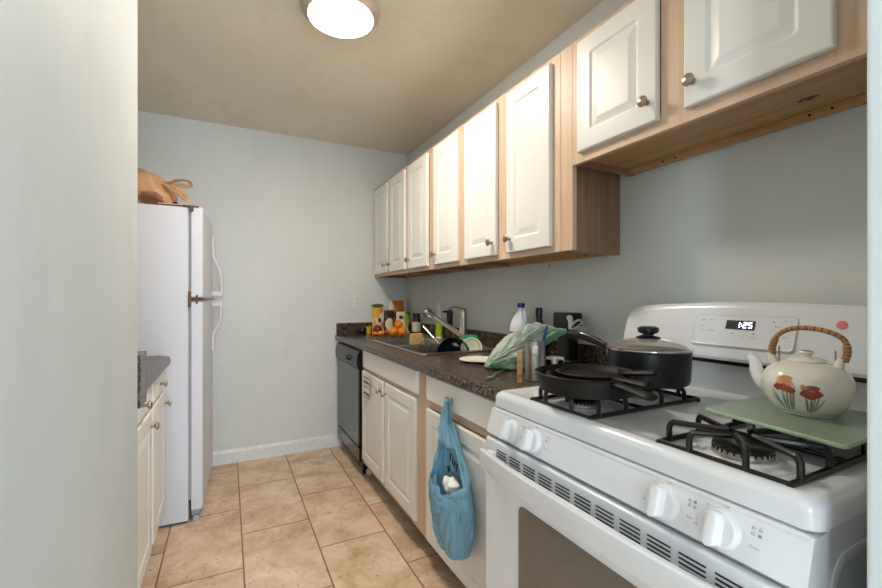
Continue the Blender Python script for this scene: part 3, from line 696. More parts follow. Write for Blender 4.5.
b = MB(); b.tube(spline([hs + V((-.007, .02, .018)), hs + V((-.014, .06, .034)), hs + V((-.020, .11, .044)), he + V((-.008, -.03, .008))], 6), .0018, 8, flat=.6); b.build('steel_inlay', M['chrome'], hb)
b = MB(); b.box(-.012, .012, -.012, .012, -.012, .012, .004, up(hs + V((0, -.002, 0)))); b.build('bracket', M['chrome'], t)

# ---------------------------------------------------------------- skillets on the front-left burner
def skillet(name, c, r, h, hd, label, cat, wall=.004, flare=.02, hl=.12, hz=-.006, grp=None, hole=True, lift=.0):
    c = V(c); t = thing(name, c, label, cat, grp); m = up(c)
    b = MB(); b.lathe([(.0005, 0), (r - flare, 0), (r - flare * .6, .003), (r - .002, h - .002), (r + .001, h), (r - .003, h + .0015), (r - .007, h - .003), (r - flare * .6 - wall, .007), (r - flare - wall, wall), (.0005, wall)], m, 56); b.build('pan_body', M['iron'], t)
    d = V((cos(hd), sin(hd), 0)); s0 = c + d * (r - .006) + V((0, 0, h + hz)); e = s0 + d * hl + V((0, 0, lift))
    b = MB(); pts = [s0 + (e - s0) * q for q in (0, .12, .3, .6, .85, .96, 1)]
    b.tube(pts, [.020, .013, .0115, .014, .0165, .014, .006], 12, flat=.45, upv=(0, 0, 1)) if False else b.tube(pts, [.020, .013, .012, .014, .0165, .016, .011], 12, flat=.5, upv=(0, 0, 1.0))
    b.build('handle', M['iron'], t)
    return t
skillet('skillet', (.800, .772, GZ), .126, .046, R(-104), 'large black cast-iron skillet at the bottom of the front-left stack', 'pan', hl=.112, lift=-.004, hz=-.008)
skillet('skillet', (.803, .766, GZ + .010), .103, .030, R(-97), 'smaller black skillet nested inside the large cast-iron skillet', 'pan', hl=.092, hz=.006, lift=.002)
skillet('griddle_pan', (.812, .770, GZ + .034), .084, .012, R(-76), 'thin flat black griddle pan topping the nested skillets', 'pan', flare=.006, hl=.085, hz=.006, lift=.012)

# ---------------------------------------------------------------- cutting board and teapot
bz = .9795
cb = thing('cutting_board', (1.0, .40, bz), 'thin pale green board lying across the right grate under the teapot', 'board')
P = [(.866, .522), (1.10, .527), (1.12, .291), (.834, .289)]
b = MB(); cxy = V((1.0, .40))
def poly(s, z): 
    out = []
    for (x, y) in P: 
        q = cxy + (V((x, y)) - cxy) * s; out.append(q)
    res = []
    for i in range(4):
        a, c0, d0 = out[i], out[i - 1], out[(i + 1) % 4]
        for k in range(4):
            tt = k / 3; p = (a + (c0 - a).normalized() * .010) * (1 - tt) ** 2 + a * 2 * tt * (1 - tt) + (a + (d0 - a).normalized() * .010) * tt ** 2; res.append((p.x, p.y, z))
    return res
b.mi = 1; b.loft([poly(.992, bz), poly(1.0, bz + .002), poly(1.0, bz + .006), poly(.994, bz + .0072)], (1, 0)); b.mi = 0; b.loft([poly(.994, bz + .0072), poly(.96, bz + .0072), poly(.94, bz + .0068)], (0, 1))
b.build('board', [M['boardg'], M['boarde']], cb)
tz = bz + .0072; tx, ty = 1.010, .410
tp = thing('teapot', (tx, ty, tz), 'cream ceramic teapot painted with irises and a cane-wrapped hoop handle', 'teapot')
prof = [(.0005, .0), (.044, 0), (.048, .003), (.058, .011), (.069, .027), (.0755, .047), (.0755, .062), (.069, .078), (.056, .090), (.040, .097), (.030, .100), (.029, .102)]
SH = spline([(r * .93, 0, z) for r, z in prof], 4)
b = MB(); tm = up((tx, ty, tz)); b.lathe([(max(p.x, .0005), p.z) for p in SH], tm, 64)
# painted irises: thin patches following the glaze
vdir = math.atan2(-ty, -tx)                  # toward the camera
def onpot(a, z, off=.0006):
    for p, q in zip(SH, SH[1:]):
        if p.z <= z <= q.z + 1e-9 and q.z > p.z:
            r = p.x + (q.x - p.x) * (z - p.z) / (q.z - p.z); break
    else: r = .08
    ang = vdir + (a - .013) / .070; return V((tx + (r + off) * cos(ang), ty + (r + off) * sin(ang), tz + z))
def patch(cx_, cz_, w, h, rot, mi, n=14, off=.0006, petal=True):
    b.mi = mi; c = [cx_, cz_]; ctr = b.vert(onpot(cx_, cz_, off)); ring = []
    for k in range(n):
        t_ = 2 * pi * k / n; rx = w * cos(t_); rz = h * sin(t_)
        if petal: rx *= 1 + .18 * sin(3 * t_)
        x = rx * cos(rot) - rz * sin(rot); z = rx * sin(rot) + rz * cos(rot); ring.append(b.vert(onpot(cx_ + x, cz_ + z, off)))
    for k in range(n): b.face((ctr, ring[k], ring[(k + 1) % n]))
def blade(x0, z0, x1, z1, w, mi=3, off=.0005):
    b.mi = mi; n = 6; L_, R_ = [], []
    for k in range(n + 1):
        q = k / n; x = x0 + (x1 - x0) * q; z = z0 + (z1 - z0) * q; ww = w * sin(pi * (.12 + .88 * q)) ** .7 + .0002
        L_.append(b.vert(onpot(x - ww, z, off))); R_.append(b.vert(onpot(x + ww, z, off)))
    for k in range(n): b.face((L_[k], R_[k], R_[k + 1], L_[k + 1]))
# seen from the camera, left is negative
F = 1
for x0, z0, x1, z1, w in ((-.024, .022, -.036, .058, .0018), (-.020, .018, -.030, .050, .002), (-.014, .016, -.017, .055, .002), (-.011, .016, -.009, .062, .0014), (-.006, .016, -.003, .058, .0018), (-.002, .018, .002, .066, .0016),
                          (.010, .018, .006, .054, .002), (.014, .016, .015, .052, .002), (.019, .018, .026, .050, .0018), (.016, .018, .022, .062, .0014), (.022, .020, .034, .046, .0018), (-.028, .03, -.040, .048, .0014)): blade(F * x0 + (.006 if x0 > .005 else -.006), z0 - .006, F * x1 + (.006 if x0 > .005 else -.006), z1 - .006, w)
for x, z, w, h, r, mi in ((-.014, .076, .010, .007, .2, 1), (-.020, .066, .006, .008, .6, 1), (-.008, .068, .006, .008, -.5, 1), (-.024, .062, .006, .005, .3, 2), (-.006, .060, .008, .005, -.4, 2), (-.014, .062, .005, .006, 0, 2),
                          (.014, .064, .009, .006, .1, 2), (.006, .055, .006, .006, .5, 2), (.020, .056, .008, .006, -.3, 2), (.013, .056, .005, .005, 0, 1), (.014, .050, .006, .004, 0, 2), (.003, .064, .003, .007, .2, 1)):
    patch(F * x + (.006 if x > 0 else -.006), z - .008, w * 1.25, h * 1.25, r, mi, off=.0008 + .0001 * mi)
b.build('pot_body', [M['ceramic'], M['petal'], M['petalr'], M['blade']], tp, recalc=False)
b = MB(); b.lathe([(.029, .099), (.031, .101), (.029, .104), (.016, .108), (.007, .109), (.0065, .111), (.010, .114), (.0125, .117), (.011, .1195), (.0005, .121)], tm, 40); b.mi = 1; b.lathe([(.0112, .1195), (.009, .1206), (.005, .1210)], tm, 24, (0, 0)); b.build('lid', [M['ceramic'], M['brownglaze']], tp)
# spout points along +Y-ish, i.e. to the left of the view
sd = V((-.12, .99, 0)).normalized(); o = V((tx, ty, tz))
b = MB(); b.tube(spline([o + sd * .052 + V((0, 0, .040)), o + sd * .072 + V((0, 0, .052)), o + sd * .082 + V((0, 0, .070)), o + sd * .086 + V((0, 0, .090)), o + sd * .096 + V((0, 0, .100))], 5), [.022 - .0140 * (k / 20) ** .6 for k in range(21)], 18); b.build('spout', M['ceramic'], tp)
hp = V((sd.x, sd.y, 0)); hp = V((-.25, .968, 0)); lugL = o + hp * .050 + V((0, 0, .090)); lugR = o - hp * .044 + V((0, 0, .088))
b = MB()
for q, dd in ((lugL, hp), (lugR, -hp)):
    MB().tube([q - dd * .008 - V((0, 0, .012)), q + dd * .002 + V((0, 0, .006)), q + dd * .006 + V((0, 0, .022))], [.0105, .0085, .006], 12).build('handle_lug', M['ceramic'], tp)
hl_, hr_ = lugL + hp * .004 + V((0, 0, .016)), lugR - hp * .010 + V((0, 0, .016))
arc = spline([hl_, hl_ + hp * -.002 + V((0, 0, .022)), o + hp * .042 + V((0, 0, .150)), o + hp * .018 + V((0, 0, .163)), o - hp * .022 + V((0, 0, .162)), o - hp * .052 + V((0, 0, .147)), hr_ - hp * .004 + V((0, 0, .020)), hr_], 14)
b = MB(); rs = [.0044 + (.0009 if k % 2 else 0) + (.0014 if k < 22 or k > len(arc) - 22 else 0) for k in range(len(arc))]; b.tube(arc, rs, 12)
b.bm.faces.index_update()
for fc in b.bm.faces:
    if fc.index < 12 * (len(arc) - 1) and (fc.index // 12) % 4 == 0: fc.material_index = 1
b.build('hoop_handle', [M['wicker'], M['cane_gap']], tp, sharp=80)
for q in (hl_, hr_): MB().tube([q + V((0, 0, -.012)) - hp * .012 * (1 if q == hl_ else -1), q + V((0, 0, .020)) - hp * .012 * (1 if q == hl_ else -1)], .0015, 8).build('handle_pin', M['brownglaze'], tp)

# ---------------------------------------------------------------- blue bag on the drawer knob
KY, KZ = 1.475, .804
bb = thing('plastic_bag', (.73, 1.475, .40), 'blue plastic bag with crumpled tissue hanging from the drawer knob', 'bag')
NB = 72; b = MB()
SECT = [  # z, centre y, half width, centre x, half depth
    (.222, 1.40, .030, .755, .012), (.225, 1.398, .060, .750, .028), (.242, 1.396, .078, .742, .040), (.285, 1.392, .092, .736, .046),
    (.35, 1.388, .106, .732, .050), (.41, 1.386, .118, .730, .051), (.455, 1.386, .124, .730, .049), (.49, 1.388, .126, .730, .046)]
SECT = [(.49 - (.49 - q[0]) * .83, *q[1:]) for q in SECT]
TOP = [(.525, 1.392, .122, .735, .042), (.57, 1.402, .106, .741, .036), (.62, 1.420, .080, .752, .028), (.68, 1.438, .052, .759, .020), (.73, 1.454, .031, .762, .014), (.775, 1.460, .015, .770, .009), (KZ + .004, 1.464, .010, .778, .006)]
def bagpt(z, cy, hw, cx, hd, k, fold=1.0):
    cy -= .028 * min(1, max(0, (.74 - z) / .2))
    a = 2 * pi * k / NB
    ca, sa = cos(a), sin(a)
    y = cy + hw * (1 + .10 * max(0, 1 - abs(z - .42) / .2)) * (abs(ca) ** .85) * (1 if ca > 0 else -1); x = cx - hd * sa
    n1 = noise.noise(V((ca * 3.1, sa * 3.1, z * 5))); n2 = 1 - 2 * abs(noise.noise(V((ca * 5 + 4, sa * 5, z * 9 + 7)))); n3 = 1 - 2 * abs(noise.noise(V((ca * 9 + z * 14, sa * 9, z * 20))))
    n4 = 1 - 2 * abs(noise.noise(V((ca * 16 - z * 8, sa * 16, z * 34 + 3))))
    d = (.012 * n1 + .010 * (n2 - .5) + .007 * (n3 - .5) + .004 * (n4 - .5)) * fold
    x -= d * sa + .002; y += d * ca * .8
    return V((min(x, .7935 if z < .73 else .785), y, z + .004 * n3))
rows = []
for i in range(len(SECT) - 1):
    for q in range(5):
        u = q / 5; rows.append([x + (y - x) * u for x, y in zip(SECT[i], SECT[i + 1])])
rows.append(list(SECT[-1])); nb_ = len(rows)
for i in range(len(TOP)):
    a0 = SECT[-1] if i == 0 else TOP[i - 1]
    for q in range(1, 5): rows.append([x + (y - x) * q / 4 for x, y in zip(a0, TOP[i])])
L = []
for i, r_ in enumerate(rows):
    up_ = max(0, (i - nb_) / (len(rows) - nb_)); L.append([b.vert(bagpt(*r_, k, .35 if r_[2] > .7 else 1)) for k in range(NB)])
def openfront(k, i):      # the mouth: front columns stop at the rim, the rim dips in the middle and rises to the near side
    a = 360 * k / NB; lim = nb_ - 1 + 3 * abs(a - 95) / 60
    return 30 < a < 158 and lim < i < nb_ + 13
for i in range(len(L) - 1):
    for k in range(NB):
        if not openfront(k, i): b.face((L[i][k], L[i][(k + 1) % NB], L[i + 1][(k + 1) % NB], L[i + 1][k]))
b.face(L[0][::-1])
b.build('bag_film', M['bluebag'], bb, sharp=70, solid=.0006)
# loose rim flap folded outwards over the mouth
b = MB(); fl = []
for k in range(30):
    u = k / 29; y = 1.480 - .245 * u; dip = .030 * sin(pi * u); x = .690 + .040 * abs(2 * u - 1) ** 2
    col = []
    for q in range(7):
        v = q / 6; n_ = noise.noise(V((u * 9, v * 3, 2))); col.append((x - .012 * sin(pi * v) + .012 * n_, y, .530 + .012 * sin(9 * u) - dip - .060 * v + .012 * n_ + .02 * u))
    fl.append(col)
b.loft(fl, (0, 0), closed=False); b.build('rim_flap', M['bluebag'], bb, sharp=70, solid=.0006)
b = MB(); b.tube(spline([(.774, 1.462, .785), (.780, 1.463, .797), (.782, 1.466, KZ + .006), (.782, 1.476, KZ + .010), (.782, 1.485, KZ + .004), (.780, 1.487, .785)], 4), .0045, 8, flat=.6); b.jitter(.002, 60); b.build('handle_loop', M['bluebag'], bb)
b = MB()
for k, (y0, z0) in enumerate(((1.430, .595), (1.412, .587), (1.396, .580), (1.380, .572), (1.445, .545))):
    mm = faceL((.7665, y0, z0)) @ Matrix.Rotation(R(-14), 4, 'Z'); b.box(-.003, .003, -.017, .014, 0, .001, 0, mm)
    if k in (0, 3): b.box(-.009, .009, .010, .0145, 0, .001, 0, mm)
    if k == 4: b.box(-.012, .012, -.004, .004, 0, .001, 0, mm)
b.build('black_print', M['inkd'], bb)
tt = MB(); tt.ball((.728, 1.36, .515), .05, seg=24, rings=16, sx=.45, sy=1.1, sz=.55).jitter(.014, 22, 4, True); tag(tt.build('crumpled_tissue', M['white'], loc=(.728, 1.385, .50)), 'white crumpled tissue in the mouth of the blue bag', 'tissue')

# striped towel over the far sink-cabinet door
b = MB(); cols = []
for k in range(13):
    y = 2.655 - .115 * k / 12; wv = .0025 * sin(k * 1.3)
    cols.append([(.813, y, .70), (.813, y, .724), (.808, y, .7305), (.797, y, .7315), (.7915, y, .728), (.789 - wv, y, .70), (.788 - wv, y, .672), (.787 - wv * 1.5, y, .64), (.786 - wv * 1.5, y, .605), (.785 - wv * 2, y - .002, .575)])
b.loft(cols, (0, 0), closed=False)
b.mi = 1
for z0, z1 in ((.700, .704), (.668, .678), (.642, .646), (.596, .608)):
    st = []
    for k in range(13):
        y = 2.655 - .115 * k / 12; wv = .0025 * sin(k * 1.3) * 1.4; st.append([(.7848 - wv, y, z0), (.7848 - wv, y, z1)])
    b.loft(st, (0, 0), closed=False)
tag(b.build('dish_towel', [M['fabricw'], M['fabrick']], loc=(.79, 2.6, .6), solid=.0012, recalc=False), 'white dish towel with dark stripes hung over the sink cabinet door', 'towel')

# ---------------------------------------------------------------- counter things by the back wall
ZK = CT + .0006
def fruit(name, c, r, mat, label, cat, sz=1.0, grp=None, stem=True):
    b = MB(); b.ball(c, r, seg=28, rings=18, sz=sz); b.jitter(r * .02, 30)
    t = thing(name, (c[0], c[1], c[2] - r * sz), label, cat, grp); b.build('fruit_skin', mat, t)
    if stem: b = MB(); b.lathe([(.0005, 0), (r * .10, .0), (r * .07, .002), (.0005, .0025)], up((c[0], c[1], c[2] + r * sz - .0012)), 10); b.build('stem_end', M['leaf'], t)
    return t
fruit('orange', (1.158, 3.10, ZK + .036), .036, M['orange'], 'orange at the left bottom of the three piled oranges', 'orange', grp='oranges on the worktop')
fruit('orange', (1.207, 3.045, ZK + .036), .036, M['orange'], 'orange at the right bottom of the three piled oranges', 'orange', grp='oranges on the worktop')
fruit('orange', (1.197, 3.092, ZK + .090), .034, M['orange'], 'orange resting on top of the two other oranges', 'orange', grp='oranges on the worktop')
fruit('red_onion', (1.095, 3.31, ZK + .039), .039, M['red'], 'dark red round onion beside the yellow cup near the wall', 'onion', .95)
fruit('avocado', (.985, 3.375, ZK + .030), .033, M['black'], 'nearly black avocado at the far left end of the worktop', 'avocado', .9)
b = MB(); b.lathe([(.018, 0), (.024, .062), (.022, .062), (.016, .003), (.0005, .003)], up((1.035, 3.36, ZK)), 20); tag(b.build('yellow_cup', M['yel'], loc=(1.035, 3.36, ZK)), 'small yellow cup between the black avocado and red onion', 'cup')
for i, (x, y, r, mt, lb) in enumerate(((1.035, 3.19, .020, 'orange', 'small orange wedge leftmost in front of the red onion'), (1.072, 3.16, .024, 'orange', 'small peeled tangerine in front of the red onion'), (1.115, 3.17, .018, 'red', 'small red tomato between tangerine and stacked oranges'))):
    b = MB(); b.ball((x, y, ZK + r * .75 + .003), r, seg=16, rings=10, sx=1.2, sz=.75); b.jitter(.003, 50, i)
    tag(b.build('tomato' if mt == 'red' else 'tangerine', M[mt], loc=(x, y, ZK)), lb, 'fruit', 'small fruit on the worktop')
def pouch(name, x0, x1, y, h, d, mats, fn, label, cat='food bag', lean=0.0):
    t = thing(name, ((x0 + x1) / 2, y, ZK), label, cat)
    NX, NZ = 26, 30; b = MB(); fr_, bk = [], []
    for j in range(NZ + 1):
        v = j / NZ; z = ZK + h * v; A, B = [], []
        for i in range(NX + 1):
            u = i / NX; x = x0 + (x1 - x0) * u; th = d * (sin(pi * u) ** .5 if 0 < u < 1 else 0) * (1 - v ** 2.5) ** .6 / 2 + .001
            w_ = .005 * noise.noise(V((x * 25, z * 25, y * 9))) * min(1, th / .01)
            A.append(b.vert((x, y - th + w_ + lean * v, z))); B.append(b.vert((x, y + th + w_ + lean * v, z)))
        fr_.append(A); bk.append(B)
    for j in range(NZ):
        for i in range(NX):
            b.mi = fn((i + .5) / NX, (j + .5) / NZ); b.face((fr_[j][i], fr_[j][i + 1], fr_[j + 1][i + 1], fr_[j + 1][i])); b.mi = 0; b.face((bk[j][i + 1], bk[j][i], bk[j + 1][i], bk[j + 1][i + 1]))
        for e in (0, NX): b.face((fr_[j][e], fr_[j + 1][e], bk[j + 1][e], bk[j][e]))
    b.face([*fr_[0], *bk[0][::-1]]); b.face([*fr_[NZ], *bk[NZ][::-1]])
    b.build('pack_body', mats, t, sharp=60); return t
def spots(*sp):
    def fn(u, v):
        for i, cu, cv, r1, r2 in sp:
            if ((u - cu) / r1) ** 2 + ((v - cv) / r2) ** 2 < 1: return i
        return 0
    return fn
pouch('snack_pouch', 1.070, 1.195, 3.375, .225, .05, [M['cream'], M['yel'], M['packb'], M['packo']], spots((1, .2, .8, .3, .25), (3, .55, .88, .2, .12), (2, .45, .5, .12, .09), (3, .75, .33, .18, .12), (1, .15, .3, .12, .2)), 'cream and yellow snack pouch leaning on the wall behind the onion')
pouch('dark_pouch', 1.150, 1.235, 3.31, .195, .04, [M['packb'], M['cream'], M['packo']], spots((1, .5, .42, .42, .26), (2, .3, .1, .3, .1)), 'dark brown pouch with pale label standing behind the oranges')
pouch('white_pouch', 1.232, 1.352, 3.24, .185, .05, [M['cream'], M['leaf'], M['lime'], M['packb'], M['white']], spots((2, .7, .6, .22, .3), (3, .3, .75, .16, .09), (4, .3, .45, .26, .2), (1, .8, .9, .2, .1), (2, .3, .15, .2, .12), (3, .88, .3, .1, .16)), 'white pouch with green print standing right behind the oranges')
pouch('orange_pouch', 1.225, 1.385, 3.392, .275, .05, [M['packo'], M['cream'], M['packb']], spots((1, .08, .8, .14, .2), (1, .95, .6, .14, .9), (2, .5, .55, .4, .12)), 'tall orange snack bag rising behind the other pouches in the corner')
b = MB(); b.ball((1.115, 3.372, ZK + .236), .03, seg=16, rings=10, sx=1.9, sy=.7, sz=.42); b.jitter(.006, 40); tag(b.build('green_pepper', M['leaf'], loc=(1.115, 3.37, ZK + .22)), 'dark green vegetable lying atop the cream and yellow pouch', 'vegetable')
t = thing('supplement_bottle', (1.345, 3.09, ZK), 'dark brown jar with white label and black lid near the corner', 'bottle')
b = MB(); b.lathe([(.03, 0), (.036, .004), (.036, .12), (.028, .138), (.026, .142)], up((1.345, 3.09, ZK)), 28); b.build('jar', M['packb'], t)
b = MB(); b.lathe([(.0365, .03), (.0367, .031), (.0367, .105), (.0365, .106)], up((1.345, 3.09, ZK)), 28, (0, 0)); b.build('label_band', M['cream'], t)
b = MB(); b.lathe([(.029, .142), (.030, .144), (.030, .172), (.028, .176), (.0005, .176)], up((1.345, 3.09, ZK)), 28); b.build('lid', M['black'], t)
b = MB(); b.box(1.30, 1.40, 2.92, 3.02, ZK, ZK + .012, .004); tag(b.build('green_sponge_pad', M['leaf'], loc=(1.35, 2.97, ZK)), 'flat green pad behind the sink near the jar', 'pad')

# ---------------------------------------------------------------- at the sink
t = thing('dish_soap', (1.345, 2.685, zr), 'clear dish soap bottle with lime green label behind the sink', 'bottle'); m = up((1.345, 2.685, zr))
b = MB(); b.lathe([(.022, 0), (.030, .004), (.031, .12), (.026, .155), (.014, .185), (.011, .20), (.011, .21)], m, 24, sx=.7); b.build('bottle', M['wick'], t)
b = MB(); b.lathe([(.0312, .018), (.0316, .02), (.0316, .118), (.0312, .12)], m, 24, (0, 0), sx=.7); b.build('label_band', M['lime'], t)
b = MB(); b.lathe([(.013, .205), (.012, .225), (.006, .235), (.004, .262), (.0005, .265)], m, 18); b.build('cap', M['wick'], t)
t = thing('soap_dispenser', (1.35, 2.53, zr), 'amber hand soap bottle with black pump between dish soap and faucet', 'bottle'); m = up((1.35, 2.53, zr))
b = MB(); b.lathe([(.024, 0), (.029, .005), (.029, .095), (.02, .115), (.016, .12)], m, 24); b.build('bottle', M['amber'], t)
b = MB(); b.lathe([(.019, .118), (.019, .145), (.021, .147), (.023, .19), (.021, .205), (.010, .212), (.0005, .212)], m, 20); b.box(-.055, .0, -.007, .007, .192, .206, .003, m); b.build('pump_head', M['black'], t)
# divider sponge
b = MB(); b.box(1.012, 1.092, 2.40, 2.435, zr + .0005, zr + .070, .005); b.jitter(.0015, 90); tag(b.build('kitchen_sponge', M['spongem'], loc=(1.05, 2.42, zr)), 'tan sponge standing on the divider between the sink bowls', 'sponge')
t = thing('black_pan', (1.12, 2.61, CT - .17), 'black pan lying tilted in the far sink bowl behind the sponge', 'pan')
m = up((1.13, 2.60, CT - .12)) @ Matrix.Rotation(R(28), 4, 'Y'); b = MB(); b.lathe([(.0005, 0), (.085, 0), (.115, .045), (.117, .046), (.112, .045), (.083, .004), (.0005, .004)], m, 40); b.build('pan_body', M['iron'], t)
b = MB(); b.tube([m @ V((0, -.11, .042)), m @ V((0, -.15, .05))], [.01, .012], 10, flat=.5); b.build('handle', M['iron'], t)
# near bowl: navy bowl, plate, tumbler, utensils, teal-lidded tub
t = thing('navy_bowl', (1.13, 2.1, .84), 'dark navy blue bowl propped on edge in the near sink bowl', 'bowl')
m = fr((1.115, 2.11, .895), V((.86, -.45, .15)).normalized(), V((-.1, .13, .98)).normalized(), V((-.40, -.86, .12)).normalized())
x_, y_ = V((.88, -.46, 0)).normalized(), V((-.14, -.26, .95)).normalized(); y_ = (y_ - x_ * x_.dot(y_)).normalized(); m = fr((1.135, 2.085, .905), x_, y_, x_.cross(y_))
b = MB(); b.lathe([(.0005, -.055), (.035, -.054), (.065, -.040), (.086, -.012), (.093, .006), (.0925, .008), (.089, .007), (.082, -.010), (.062, -.035), (.034, -.049), (.0005, -.050)], m @ Matrix.Diagonal((.98, .98, 1, 1)), 48); b.build('bowl_body', M['navy'], t)
x_, y_ = V((.80, -.60, 0)), V((.10, .13, .98)); y_ = (y_ - x_ * x_.dot(y_)).normalized(); m = fr((1.232, 2.045, .926), x_, y_, x_.cross(y_))
b = MB(); b.lathe([(.0005, 0), (.034, 0), (.040, .004), (.060, .008), (.061, .010), (.058, .011), (.039, .0075), (.033, .004), (.0005, .0035)], m, 44); b.mi = 1; b.lathe([(.046, .0092), (.049, .0098)], m, 44, (0, 0))
tag(b.build('side_plate', [M['pgreen'], M['leaf']], loc=(1.232, 2.045, .87)), 'pale green rimmed plate standing beside the navy bowl in the sink', 'plate')
t = thing('food_tub', (1.29, 2.16, zr), 'pale food tub with a teal green lid behind the pale plate', 'container')
b = MB(); b.rr(up((1.293, 2.16, zr)), .065, .09, [(.006, 0), (0, .004), (0, .05)], .02); b.build('tub', M['cream'], t)
b = MB(); b.rr(up((1.293, 2.16, zr)), .073, .10, [(0, .05), (0, .064), (.004, .068), (.01, .0685)], .022); b.build('lid', M['teal'], t)
b = MB(); m = up((1.03, 2.26, .85)) @ Matrix.Rotation(R(20), 4, 'X'); b.lathe([(.0005, 0), (.028, 0), (.036, .10), (.034, .10), (.026, .005), (.0005, .005)], m, 28); tag(b.build('glass_tumbler', M['glass'], loc=(1.03, 2.26, .85)), 'clear glass tumbler tilted in the sink beside the navy bowl', 'glass')
b = MB(); b.lathe([(.0005, 0), (.030, 0), (.033, .004), (.033, .055), (.031, .055), (.030, .006), (.0005, .005)], up((1.0, 2.11, .865)), 28); tag(b.build('glass_cup', M['glass'], loc=(1.0, 2.11, .86)), 'short clear glass cup at the front edge of the near sink bowl', 'glass')
t = thing('serving_spoon', (1.10, 2.30, .90), 'metal spoon handle sticking up out of the near sink bowl', 'spoon')
b = MB(); b.tube([(1.072, 2.36, 1.045), (1.076, 2.352, 1.035), (1.12, 2.25, .95), (1.145, 2.19, .88), (1.15, 2.18, .86)], [.006, .010, .007, .005, .004], 10, flat=.4); b.build('handle', M['chrome'], t)
b = MB(); b.ball((1.155, 2.165, .835), .026, seg=16, rings=10, sx=.8, sz=1.2, sy=.4); b.build('spoon_head', M['chrome'], t)

# ---------------------------------------------------------------- counter between sink and stove
t = thing('dinner_plate', (1.045, 1.665, ZK), 'white plate with faint blue and pink pattern lying on the worktop', 'plate')
b = MB(); m = up((1.045, 1.668, ZK)); b.lathe([(.0005, 0), (.055, 0), (.062, .004), (.092, .012), (.094, .0135), (.091, .0145), (.06, .0065), (.054, .004), (.0005, .0035)], m, 48)
b.build('plate_body', M['plate'], t)
b = MB()
for k in range(14):
    a = k * 2.4; b.mi = k % 2; b.lathe([(.008, .0), (.0005, .0006)], m @ Matrix.Translation((.042 * cos(a) * (k % 3 + 1) / 2.6, .042 * sin(a) * (k % 3 + 1) / 2.6, .0042)), 7)
b.build('painted_pattern', [M['jug'], M['peach']], t)
t = thing('bleach_jug', (1.30, 1.683, ZK), 'milky white jug with blue cap and red label behind the green bag', 'jug'); m = up((1.30, 1.683, ZK))
b = MB(); b.rr(m, .095, .105, [(.012, 0, .03), (.0, .008), (0, .15), (.004, .17), (.016, .20), (.030, .228, .018), (.036, .238, .012), (.036, .252, .012)], .034, 6); b.build('jug_body', M['jug'], t)
b = MB(); b.tube(spline([(1.292, 1.655, ZK + .232), (1.286, 1.634, ZK + .222), (1.284, 1.625, ZK + .185), (1.288, 1.632, ZK + .15)], 6), .009, 10); b.build('handle', M['jug'], t)
b = MB(); b.lathe([(.0175, .25), (.0185, .252), (.0185, .270), (.017, .273), (.0005, .273)], m, 24); b.build('cap', M['navyb'], t)
b = MB(); b.rr(m, .0965, .1065, [(0, .10), (.0, .135)], .034, 6, (0, 0)); b.mi = 1; b.rr(m, .0972, .1072, [(0, .12), (0, .133)], .034, 6, (0, 0)); b.build('label_band', [M['white'], M['redlab']], t, recalc=False)
t = thing('dark_bottle', (1.368, 1.628, ZK), 'slim dark violet bottle right of the white jug against the wall', 'bottle'); m = up((1.368, 1.628, ZK))
b = MB(); b.lathe([(.026, 0), (.028, .004), (.028, .15), (.018, .18), (.014, .195), (.014, .205)], m, 24); b.build('bottle', M['purple'], t)
b = MB(); b.lathe([(.0165, .203), (.0165, .246), (.0145, .25), (.0005, .25)], m, 20); b.build('cap', M['purple'], t)
t = thing('coffee_grinder', (1.34, 1.40, ZK), 'black upright countertop appliance between the green bag and pot handle', 'appliance'); m = up((1.34, 1.405, ZK))
b = MB(); b.rr(m, .085, .088, [(.004, 0), (0, .004), (0, .022), (.008, .03), (.010, .13), (.006, .135)], .02, 5); b.mi = 1; b.rr(m, .087, .090, [(0, .023), (0, .027)], .02, 5, (0, 0)); b.build('base_body', [M['black'], M['steel']], t)
b = MB(); b.rr(m, .092, .096, [(.004, .165), (0, .169), (0, .225), (.004, .232), (.012, .234)], .012, 5); b.box(-.036, .036, -.034, .034, .13, .17, .006, m); b.build('upper_housing', M['black'], t)
t = thing('small_tin', (1.22, 1.345, ZK), 'small black and white container behind the steel utensil cup', 'container'); m = up((1.215, 1.345, ZK))
b = MB(); b.rr(m, .05, .06, [(.002, 0), (0, .002), (0, .05), (.003, .053)], .006); b.build('box_body', M['plate'], t)
b = MB(); b.rr(fr((1.187, 1.350, ZK + .028), (0, -1, 0), (0, 0, 1), (-1, 0, 0)), .03, .03, [(0, 0), (0, .003), (.003, .004)], .01); b.build('front_cap', M['black'], t)
b = MB(); b.rr(faceF((1.215, 1.314, ZK + .028)), .03, .03, [(0, 0), (0, .003), (.003, .004)], .01); b.build('side_cap', M['black'], t)
# steel utensil cup with scrub brush
ux_, uy_ = .995, 1.205
t = thing('steel_cup', (ux_, uy_, ZK), 'brushed steel cup holding a blue-handled brush at the worktop edge', 'cup'); m = up((ux_, uy_, ZK))
b = MB(); b.lathe([(.036, 0), (.038, .002), (.0385, .004), (.0375, .008), (.0375, .138), (.0395, .140), (.0395, .1425), (.036, .1425), (.0355, .139), (.0355, .006), (.0005, .005)], m, 44); b.build('cup_body', M['steel'], t)
b = MB(); b.rr(fr((ux_ - .025, uy_ - .029, ZK + .112), V((.74, -.66, 0)), (0, 0, 1), V((-.66, -.74, 0))), .024, .03, [(0, -.003), (0, .003), (.002, .004)], .003); b.build('clasp', M['chrome'], t)
t = thing('blue_brush', (ux_ + .01, uy_, ZK + .1), 'blue brush handle leaning out of the steel cup', 'brush')
p0, p1 = V((ux_ - .012, uy_ - .012, ZK + .012)), V((ux_ + .044, uy_ - .012, ZK + .195))
